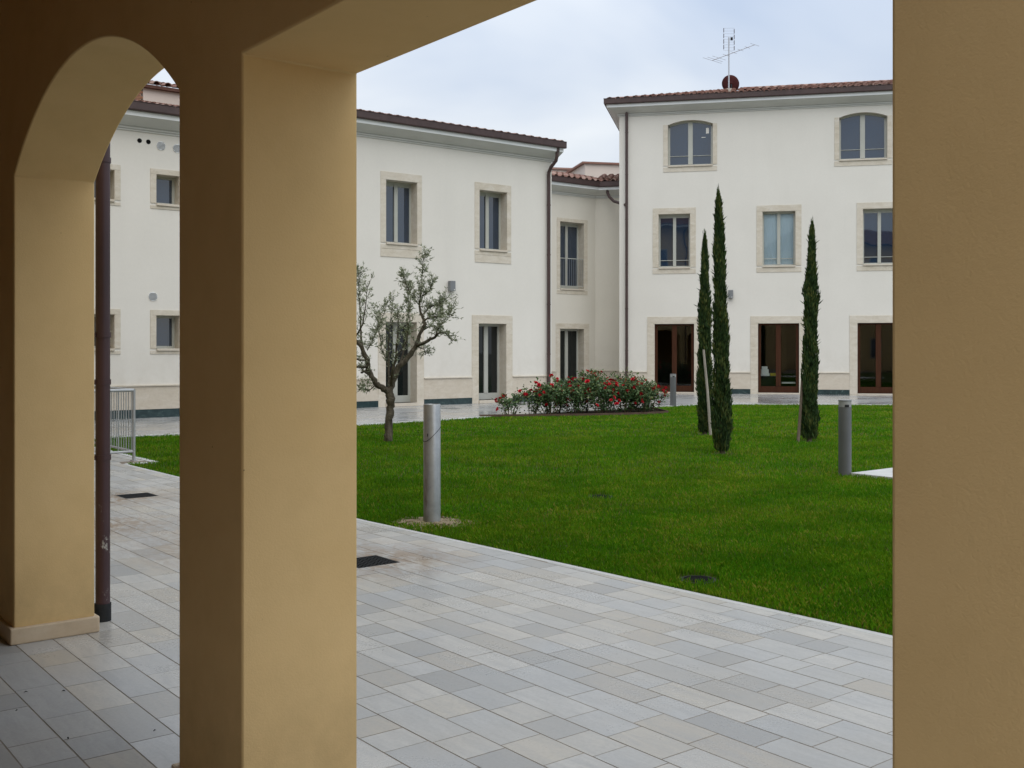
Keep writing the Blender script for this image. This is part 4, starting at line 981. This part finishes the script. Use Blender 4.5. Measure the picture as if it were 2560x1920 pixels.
# stones and crumbs lying on it
cr_me = []
for k in range(3):
    bm = bmesh.new(); bmesh.ops.create_icosphere(bm, subdivisions=1, radius=1.0)
    for v in bm.verts: v.co *= random.uniform(0.7, 1.2)
    me = bpy.data.meshes.new('crumb'); bm.to_mesh(me); bm.free(); cr_me.append(me)
cv = MB()
for k in range(150):
    a = random.uniform(0, 2 * math.pi); r_ = 0.09 + 0.22 * random.random(); s_c = random.uniform(0.004, 0.016); me = random.choice(cr_me)
    cv.add([(-0.72 + r_ * 1.1 * math.cos(a) + v.co.x * s_c, 9.59 + r_ * math.sin(a) + v.co.y * s_c, 0.008 + v.co.z * s_c * 0.7) for v in me.vertices], [tuple(p.vertices) for p in me.polygons])
o = cv.build('soil_crumbs', BARE, None, fix=False); tag(o, 'crumbs of earth and grit round the bollard', None, None, 'stuff')

# ------------------------------------------------------------------ grates and lawn holes
def grate(u, v, label):
    t = empty('drain_grate', uv(u, v, 0.0), ARC_ROT, label, 'drain grate', 'iron drain grates in the footpath')
    h = 0.172
    m = MB()
    for a in ((-h, h, -h, -h + 0.016), (-h, h, h - 0.016, h), (-h, -h + 0.016, -h + 0.016, h - 0.016), (h - 0.016, h, -h + 0.016, h - 0.016)): m.box(a[0], a[1], a[2], a[3], -0.03, -0.001)
    m.build('frame', IRON, t)
    b1 = MB(); b1.box(-h + 0.017, h - 0.017, -0.005, 0.005, -0.028, -0.003); me1 = b1.mesh('bar', IRON)
    b2 = MB(); b2.box(-0.004, 0.004, -h + 0.017, h - 0.017, -0.030, -0.0045); me2 = b2.mesh('bar', IRON)
    for k in range(10): inst('bar', me1, t, (0, -h + 0.017 + (k + 0.5) * (2 * h - 0.034) / 10, 0))
    for k in range(8): inst('bar', me2, t, (-h + 0.017 + (k + 0.5) * (2 * h - 0.034) / 8, 0, 0))
    m = MB(); m.box(-h, h, -h, h, -0.05, -0.032); m.build('pit', BLACK, t)
grate(GR[0][0], GR[0][1], 'square iron drain grate in the path next to the big ochre pier')
grate(GR[1][0], GR[1][1], 'square iron drain grate in the path seen through the arch')
for (x, y, r_, lb) in ((0.95, 11.29, 0.115, 'sunken dark sprinkler pocket out in the middle of the lawn'), (1.26, 7.21, 0.115, 'dark sunken valve cover in the grass close to the kerb')):
    t = empty('lawn_cover', (x, y, -0.01), 0, lb, 'lawn cover', 'sunken covers in the lawn')
    m = MB(); m.cyl((0, 0), r_ * 1.1, -0.02, 0.006, 24); m.build('rim', IRON, t)
    m = MB(); m.cyl((0, 0), r_ * 0.9, 0.0062, 0.011, 24, r_ * 0.85); m.build('lid', BLACK, t)

# ------------------------------------------------------------------ railing
rt = empty('railing', uv(14.96, 5.02), ARC_ROT, 'galvanised steel railing with thin bars beside the left wing lawn', 'railing')
pm = MB(); pm.cyl((0, 0), 0.022, 0, 1.0, 12); pm.cyl((0, 0), 0.05, 0, 0.012, 12); pme = pm.mesh('post', RAILMETAL, smooth=40)
for p in ((0, 0), (-1.6, 0), (-3.2, 0), (0, -1.3)): inst('post', pme, rt, (p[0], p[1], 0))
for zz, nm, r_ in ((0.985, 'top_rail', 0.022), (0.13, 'bottom_rail', 0.018)):
    m = MB(); m.tube([(-3.2, 0, zz), (0, 0, zz)], r_, 10); m.build(nm, RAILMETAL, rt)
    m = MB(); m.tube([(0, -1.3, zz), (0, 0, zz)], r_, 10); m.build(nm, RAILMETAL, rt)
bm_ = MB(); bm_.tube([(0, 0, 0.13), (0, 0, 0.98)], 0.007, 6); bme_ = bm_.mesh('baluster', RAILMETAL)
for k in range(1, 30): inst('baluster', bme_, rt, (-k * 0.107, 0, 0))
for k in range(1, 12): inst('baluster', bme_, rt, (0, -k * 0.108, 0))

# ------------------------------------------------------------------ cypresses and stakes
def leaf_quads(base, dirv, ln, wd, rs):
    """diamond leaf quads: base (n,3), dir (n,3) unit"""
    n = len(base); r = rs.normal(size=(n, 3)); side = np.cross(dirv, r); side /= np.linalg.norm(side, axis=1, keepdims=True) + 1e-9
    ln = np.asarray(ln)[:, None]; wd = np.asarray(wd)[:, None]
    v = np.stack([base, base + dirv * ln * 0.45 + side * wd, base + dirv * ln, base + dirv * ln * 0.45 - side * wd], 1)
    return v.reshape(-1, 3)
def cypress(loc, H, wprof, lean, label, seed):
    rs = np.random.default_rng(seed); t = empty('cypress_tree', loc, 0, label, 'cypress', 'slim cypress trees on the lawn')
    m = MB(); m.tube([(0, 0, -0.05), (lean[0] * 0.3, lean[1] * 0.3, H * 0.3), (lean[0] * 0.9, lean[1] * 0.9, H * 0.9)], [0.045, 0.035, 0.008], 8); m.build('trunk', TWIG, t)
    n = 15000; z = H * rs.beta(1.05, 1.0, n) * 0.985 + 0.02
    zz = np.array([p[0] for p in wprof]) * H; rr = np.array([p[1] for p in wprof])
    a = rs.uniform(0, 2 * np.pi, n)
    lump = 1 + 0.13 * np.sin(a * 2 + z * 5.3 + seed) + 0.12 * np.sin(z * 13 + a * 3 + seed * 2) + 0.07 * np.sin(z * 27 + a * 5)
    rad = np.interp(z, zz, rr) * 0.83 * lump * np.sqrt(rs.uniform(0.12, 1.0, n))
    base = np.stack([rad * np.cos(a) + lean[0] * (z / H) ** 1.2, rad * np.sin(a) + lean[1] * (z / H), z], 1)
    d = np.stack([np.cos(a) * 0.17 + rs.normal(0, .16, n), np.sin(a) * 0.17 + rs.normal(0, .16, n), np.full(n, 1.0) + rs.normal(0, .12, n)], 1)
    stray = rs.uniform(0, 1, n) > 0.994; d[stray] += np.stack([np.cos(a), np.sin(a), 0 * a], 1)[stray] * 0.9
    d /= np.linalg.norm(d, axis=1, keepdims=True)
    ln = rs.uniform(0.05, 0.115, n) * np.where(stray, 1.4, 1.0); ln = np.minimum(ln, 0.022 + (H - z) * 0.30); wd = rs.uniform(0.006, 0.013, n)
    v = leaf_quads(base, d, ln, wd, rs)
    # slender leading shoots
    k = 60; zt = H * (0.93 + 0.07 * rs.uniform(0, 1, k)); b2 = np.stack([lean[0] * (zt / H) ** 1.2 + rs.normal(0, .012, k), lean[1] * zt / H + rs.normal(0, .012, k), zt], 1)
    d2 = np.stack([rs.normal(0, .12, k), rs.normal(0, .12, k), np.ones(k)], 1); d2 /= np.linalg.norm(d2, axis=1, keepdims=True)
    v = np.concatenate([v, leaf_quads(b2, d2, rs.uniform(0.06, 0.12, k), np.full(k, 0.005), rs)])
    nn = len(v) // 4
    cl_ = np.sin(v[::4, 2] * 9 + np.arctan2(v[::4, 1], v[::4, 0]) * 2 + seed)
    ti = np.clip(rs.normal(0.40, 0.2, nn) + 0.16 * cl_, 0, 1)
    o = raw_mesh('crown', v, np.arange(nn * 4).reshape(-1, 4), CYPRESS, t, np.repeat(ti, 4)); o['kind'] = 'stuff'
    return t
cypress((3.53, 19.51, 0), 3.70, ((0, .09), (.02, .13), (.08, .16), (.2, .155), (.4, .14), (.6, .125), (.75, .085), (.86, .055), (.93, .028), (.97, .012), (1, .004)), (0.0, 0.0), 'shorter slim cypress with a grey stake leaning in front of it', 3)
cypress((3.15, 15.96, 0), 3.95, ((0, .10), (.02, .14), (.08, .165), (.2, .15), (.4, .125), (.6, .10), (.75, .082), (.86, .066), (.92, .045), (.965, .02), (1, .004)), (-0.06, 0.0), 'tallest slim cypress standing nearest the camera on the lawn', 5)
cypress((5.04, 18.06, 0), 3.74, ((0, .10), (.02, .14), (.08, .175), (.2, .15), (.4, .135), (.62, .12), (.66, .15), (.70, .105), (.82, .072), (.90, .045), (.96, .018), (1, .004)), (0.05, 0.0), 'slim cypress standing alone right of the pair with a short stake', 8)
DARKSTAKE = simple('dark_stake', (0.10, 0.08, 0.06), (0.19, 0.155, 0.12), 8, 0.9, 0.1, stretch=(4, 4, 0.4))
def stake(p, q, label, m_=None):
    m = MB(); P, Q = Vector(p), Vector(q); m.tube([Vector((0, 0, -0.05)), (Q - P) * 0.5 + Vector((0.008, 0, 0)), Q - P], [0.028, 0.026, 0.022], 8)
    o = m.build('tree_stake', m_ or STAKE, None, smooth=40, loc=p); tag(o, label, 'stake', 'wooden tree stakes')
stake((3.60, 19.30, 0), (3.47, 19.30, 1.55), 'pale grey wooden stake leaning against the shorter cypress of the pair')
stake((4.83, 18.0, 0), (4.93, 18.09, 1.10), 'short brown wooden stake beside the lone right cypress', DARKSTAKE)

# ------------------------------------------------------------------ olive tree
ot = empty('olive_tree', (-2.09, 17.98, 0), 0, 'gnarled young olive tree with sparse grey leaves on the lawn', 'olive tree')
S = 0.002036
def op(cx, cy, d=0.0): return Vector(((cx - 300) * S, d, (1605 - cy) * S))
limbs = {
 'trunk': [(300, 1625, 0, .082), (302, 1560, 0, .072), (306, 1450, 0, .066), (316, 1330, .01, .066), (324, 1250, 0, .070), (308, 1180, 0, .066)],
 'a': [(308, 1200, 0, .060), (262, 1165, -.04, .055), (208, 1128, -.08, .048), (172, 1070, -.12, .044), (148, 1010, -.14, .046), (140, 930, -.15, .042), (98, 830, -.2, .036), (38, 757, -.25, .030), (-30, 690, -.3, .024), (-60, 560, -.3, .016), (-55, 430, -.3, .009), (-40, 300, -.3, .004)],
 'a2': [(98, 830, -.2, .026), (70, 700, .05, .018), (62, 560, .12, .013), (50, 400, .15, .008), (45, 240, .15, .004), (40, 170, .15, .002)],
 'a3': [(145, 960, -.15, .022), (120, 985, -.2, .02), (60, 985, -.3, .018), (10, 990, -.35, .014)],
 'a4': [(140, 930, -.15, .018), (80, 925, -.25, .017), (30, 915, -.3, .016), (-40, 880, -.35, .012)],
 'a5': [(172, 1070, -.12, .018), (120, 1020, -.2, .024), (90, 1030, -.22, .02)],
 'a6': [(-30, 690, -.3, .02), (-120, 600, -.2, .015), (-180, 450, -.1, .009), (-200, 320, 0, .004)],
 'a7': [(38, 757, -.25, .02), (120, 640, -.45, .012), (150, 480, -.5, .007), (160, 300, -.5, .003)],
 'b': [(310, 1190, 0, .058), (345, 1085, .05, .050), (388, 985, .05, .050), (465, 905, .1, .046), (525, 812, .1, .036), (556, 715, .1, .030), (602, 630, .1, .030), (572, 555, .15, .024), (550, 480, .15, .017), (560, 400, .15, .012), (575, 250, .15, .007), (580, 110, .15, .004), (605, 35, .15, .002)],
 'b2': [(525, 815, .1, .028), (615, 780, -.05, .026), (690, 742, -.1, .023), (735, 697, -.15, .019), (785, 712, -.18, .012), (840, 775, -.2, .006)],
 'b3': [(598, 600, .1, .016), (650, 575, 0, .013), (720, 568, -.05, .011), (810, 578, -.1, .006), (832, 480, -.12, .002)],
 'b4': [(588, 545, .15, .014), (625, 498, .2, .013), (665, 478, .22, .010), (720, 468, .25, .006), (780, 400, .28, .002)],
 'b5': [(556, 700, .1, .014), (640, 640, .3, .01), (700, 560, .35, .006), (735, 480, .4, .003)],
 'b6': [(690, 742, -.1, .010), (720, 680, -.3, .007), (770, 610, -.35, .003)],
 'b7': [(560, 400, .15, .008), (640, 360, .05, .005), (680, 260, 0, .003)],
 'b8': [(550, 470, .15, .009), (480, 380, .0, .006), (440, 270, -.05, .003), (430, 235, -.05, .002)],
 'b9': [(525, 812, .1, .012), (590, 840, .25, .007), (600, 890, .3, .003)],
 'c': [(325, 1150, 0, .030), (350, 1000, -.2, .028), (375, 930, -.25, .022), (390, 780, -.3, .015), (400, 640, -.3, .009), (395, 480, -.3, .004)],
 'c2': [(388, 985, .05, .022), (430, 800, .3, .016), (440, 620, .4, .010), (450, 430, .4, .006), (430, 260, .4, .003)],
 'c3': [(305, 1190, 0, .022), (292, 1000, .25, .016), (285, 800, .35, .011), (300, 600, .35, .007), (325, 390, .35, .003)],
 'c4': [(375, 930, -.25, .012), (470, 780, -.4, .009), (500, 600, -.45, .006), (510, 420, -.45, .003)],
 'c5': [(292, 1000, .25, .010), (220, 820, .4, .007), (190, 650, .45, .004), (175, 500, .45, .002)],
 'c6': [(140, 850, -.18, .008), (200, 720, -.05, .006), (260, 560, 0, .004), (300, 430, 0, .002)],
 'd': [(208, 1128, -.08, .012), (150, 1185, -.2, .006), (88, 1160, -.25, .003)],
}
tr = MB(); thin = MB(); shoots = []
ro = random.Random(21)
for nm, pts in limbs.items():
    P = []; rad = []
    for i, (a, b) in enumerate(zip(pts, pts[1:])):
        for k in range(4):
            f = k / 4; p = op(a[0] + (b[0] - a[0]) * f, a[1] + (b[1] - a[1]) * f, a[2] + (b[2] - a[2]) * f); r_ = a[3] + (b[3] - a[3]) * f
            j = min(r_ * 0.35, 0.012); P.append(p + Vector((ro.uniform(-j, j), ro.uniform(-j, j), ro.uniform(-j, j)))); rad.append(r_ * ro.uniform(0.9, 1.12))
    P.append(op(*pts[-1][:3])); rad.append(pts[-1][3])
    tr.tube(P, rad, 9 if rad[0] > 0.03 else 6)
    for i in range(len(P) - 1):
        if rad[i] < 0.031:
            shoots.append((P[i], (P[i + 1] - P[i]).normalized(), rad[i]))
tr.build('trunk', BARK, ot, smooth=70)
lb_, ld_ = [], []
for p, d, r_ in shoots:
    for _ in range((1 if ro.random() < 0.55 else 0) if r_ > 0.016 else (2 if r_ > 0.009 else 4)):
        up = Vector((ro.uniform(-1, 1), ro.uniform(-1, 1), ro.uniform(-0.15, 1.25))).normalized()
        dd = (d * 0.55 + up).normalized(); ln = ro.uniform(0.09, 0.26); q = p + dd * ln
        midp = p + dd * ln * 0.5 + Vector((ro.uniform(-.02, .02), ro.uniform(-.02, .02), ro.uniform(-.01, .02)))
        thin.tube([p, midp, q], [0.0028, 0.002, 0.001], 4, cap=False)
        for k in range(ro.randint(8, 13)):
            f = ro.uniform(0.12, 1.0); b = p.lerp(midp, f * 2) if f < .5 else midp.lerp(q, f * 2 - 1)
            ldv = (dd * ro.uniform(0.2, 1.0) + Vector((ro.uniform(-1, 1), ro.uniform(-1, 1), ro.uniform(-.6, .9)))).normalized()
            lb_.append(b); ld_.append(ldv)
thin.build('twigs', TWIG, ot, fix=False)['kind'] = 'stuff'
lb_ = np.array([tuple(p) for p in lb_]); ld_ = np.array([tuple(p) for p in ld_]); n = len(lb_)
v = leaf_quads(lb_, ld_, RNG.uniform(0.042, 0.075, n), RNG.uniform(0.0065, 0.0105, n), RNG)
o = raw_mesh('crown', v, np.arange(n * 4).reshape(-1, 4), OLIVE, ot, np.repeat(np.clip(RNG.normal(0.45, 0.26, n), 0, 1), 4)); o['kind'] = 'stuff'

# ------------------------------------------------------------------ rose bed
sheet('flower_bed', bed, 0.004, BEDSOIL, 'dark soil of the long rose bed at the lawn corner')
mb = sweep([(p.x, p.y) for p in bed[:6]], [(-0.012, -0.03), (-0.012, 0.055), (0.012, 0.055), (0.012, -0.03)])
o = mb.build('bed_edging', EDGING); tag(o, 'low brown edging strip in front of the rose bed', None, None, 'structure')
def bloom_mesh(seed):
    rb = random.Random(seed); mb = MB()
    for ring, (n, r_, tilt, sz) in enumerate(((5, 0.010, 0.25, 0.026), (6, 0.020, 0.75, 0.032), (6, 0.026, 1.15, 0.036))):
        for k in range(n):
            a = 2 * math.pi * k / n + ring * 0.5 + rb.uniform(-.2, .2); o_ = Vector((math.cos(a), math.sin(a), 0)); tg = Vector((-math.sin(a), math.cos(a), 0))
            up = o_ * math.sin(tilt) + Vector((0, 0, 1)) * math.cos(tilt); b = o_ * r_ * 0.4
            mb.add([b - tg * sz * .35, b + tg * sz * .35, b + up * sz * .7 + tg * sz * .55, b + up * sz * 1.05, b + up * sz * .7 - tg * sz * .55], [(0, 1, 2, 3, 4)])
    mb.cyl((0, 0), 0.006, -0.02, 0.002, 6)
    return mb.mesh('bloom', PETAL, fix=False)
BL = [bloom_mesh(k) for k in range(4)]
def rose(loc, H, rad, nl, nb, label, seed):
    rb = random.Random(seed); rs = np.random.default_rng(seed); t = empty('rose_bush', (loc[0], loc[1], 0), rb.uniform(0, 6), label, 'rose bush', 'red rose bushes in the bed')
    st = MB(); tips = []; segs_ = []
    for k in range(11):
        a = rb.uniform(0, 2 * math.pi); rr0 = rad * math.sqrt(rb.uniform(.05, 1)); h = H * rb.uniform(.62, 1.0) * (1 - 0.22 * (rr0 / rad) ** 2)
        b = Vector((rr0 * .35 * math.cos(a), rr0 * .35 * math.sin(a), 0)); q = Vector((rr0 * math.cos(a), rr0 * math.sin(a), h)); mm = b.lerp(q, .5) + Vector((rb.uniform(-.05, .05), rb.uniform(-.05, .05), .06))
        st.tube([b, mm, q], [.008, .006, .003], 5, cap=False); tips.append(q); segs_ += [(b, mm), (mm, q), (mm, q)]
        for _ in range(3):
            q2 = mm.lerp(q, rb.random()) ; e = q2 + Vector((rb.uniform(-.22, .22), rb.uniform(-.22, .22), rb.uniform(.05, .26)))
            e.z = min(e.z, H * 1.02); st.tube([q2, e], [.004, .002], 4, cap=False); tips.append(e); segs_.append((q2, e))
    nl = int(nl * 1.35)
    st.build('stems', STEM, t, fix=False)['kind'] = 'stuff'
    B, D = [], []
    for k in range(nl):
        p, q = rb.choice(segs_); f = rb.random(); b = p.lerp(q, f)
        if b.z < 0.10 * H and rb.random() < .8: continue
        b = b + Vector((rb.gauss(0, .055), rb.gauss(0, .055), rb.gauss(0, .045)))
        if b.z < .03: continue
        dv = Vector((rb.gauss(0, 1), rb.gauss(0, 1), rb.gauss(.1, .55))).normalized(); B.append(tuple(b)); D.append(tuple(dv))
    B, D = np.array(B), np.array(D); n = len(B)
    v = leaf_quads(B, D, rs.uniform(.045, .085, n), rs.uniform(.014, .027, n), rs)
    ti = np.clip(rs.normal(.38, .22, n) + .25 * (B[:, 2] / H - .5), 0, 1)
    o = raw_mesh('foliage', v, np.arange(n * 4).reshape(-1, 4), ROSELEAF, t, np.repeat(ti, 4)); o['kind'] = 'stuff'
    for k in range(int(nb * 1.9)):
        if rb.random() < .55: p = rb.choice(tips) + Vector((rb.gauss(0, .02), rb.gauss(0, .02), .01))
        else:
            a = rb.uniform(0, 2 * math.pi); p = Vector((rad * 1.0 * math.cos(a), rad * 1.0 * math.sin(a), H * rb.uniform(.25, .95)))
        o_ = Vector((p.x, p.y, .25)).normalized(); s_ = rb.uniform(0.9, 1.65)
        inst('bloom', rb.choice(BL), t, p, (rb.uniform(-.9, .9), rb.uniform(-.9, .9), rb.uniform(0, 6)), (s_, s_, s_))
RB_ = [(-0.05, 25.05, .55, .34, 420, 5, 'small thin rose bush at the left tip of the bed by the paving'), (0.45, 25.35, .72, .38, 700, 9, 'open rose bush second from the left tip of the bed'),
       (0.92, 25.45, .80, .40, 950, 8, 'front rose bush under the centre building downpipe'), (1.05, 26.0, .88, .40, 900, 10, 'rose bush behind, in front of the link door'),
       (1.48, 25.65, .82, .42, 1200, 9, 'dense front rose bush in the middle left of the bed'), (1.75, 26.35, .98, .44, 1200, 9, 'tall rose bush at the middle back of the bed'),
       (2.15, 25.8, .88, .44, 1400, 14, 'full rose bush at the middle front with many blooms'), (2.40, 26.8, 1.02, .45, 1200, 11, 'tallest back rose bush below the right building drainpipe'),
       (2.75, 26.1, .88, .44, 1400, 14, 'full rose bush right of the middle with blooms low down'), (3.05, 27.1, .98, .42, 1100, 9, 'back rose bush toward the first brown door'),
       (3.22, 26.3, .78, .42, 1200, 11, 'front rose bush near the right end of the edging'), (3.50, 26.75, .72, .36, 900, 9, 'last rose bush at the right end beside the distant bollard')]
for i, (x, y, h, r_, nl, nb, lb) in enumerate(RB_): rose((x, y), h, r_, nl, nb, lb, 100 + i)

# ------------------------------------------------------------------ scraps on the portico floor
def c6w(cx, cy):
    x, y = cx / 3.95, 1500 + cy / 3.95; k = 1.55 * 2664.1 / (y - 874.3); return Vector(((x - 1280) / 2664.1 * k, k, 0.004))
for cx, cy, s_, rz, lb in ((255, 920, .016, .3, 'dark leaf scrap on the portico floor nearest the pier'), (165, 1103, .010, 1, 'tiny dark scrap at the left edge of the portico floor'), (672, 1378, .012, 2, 'dark round scrap on the middle of the portico floor'), (1527, 1302, .011, .8, 'dark scrap on the portico floor near the big ochre pier'), (628, 910, .016, -.1, 'thin dark sliver on a portico floor slab')):
    s_ *= 0.6; m = MB(); m.add([(-s_, -s_ * .3, 0), (0, -s_ * .45, .003), (s_, 0, .001), (s_ * .2, s_ * .5, .004), (-s_ * .8, s_ * .3, .001), (0, 0, .007)], [(0, 1, 5), (1, 2, 5), (2, 3, 5), (3, 4, 5), (4, 0, 5), (4, 3, 2, 1, 0)])
    o = m.build('leaf_scrap', BLACK, None, loc=c6w(cx, cy)); o.rotation_euler.z = rz; tag(o, lb, 'leaf scrap', 'dark scraps on the portico floor')
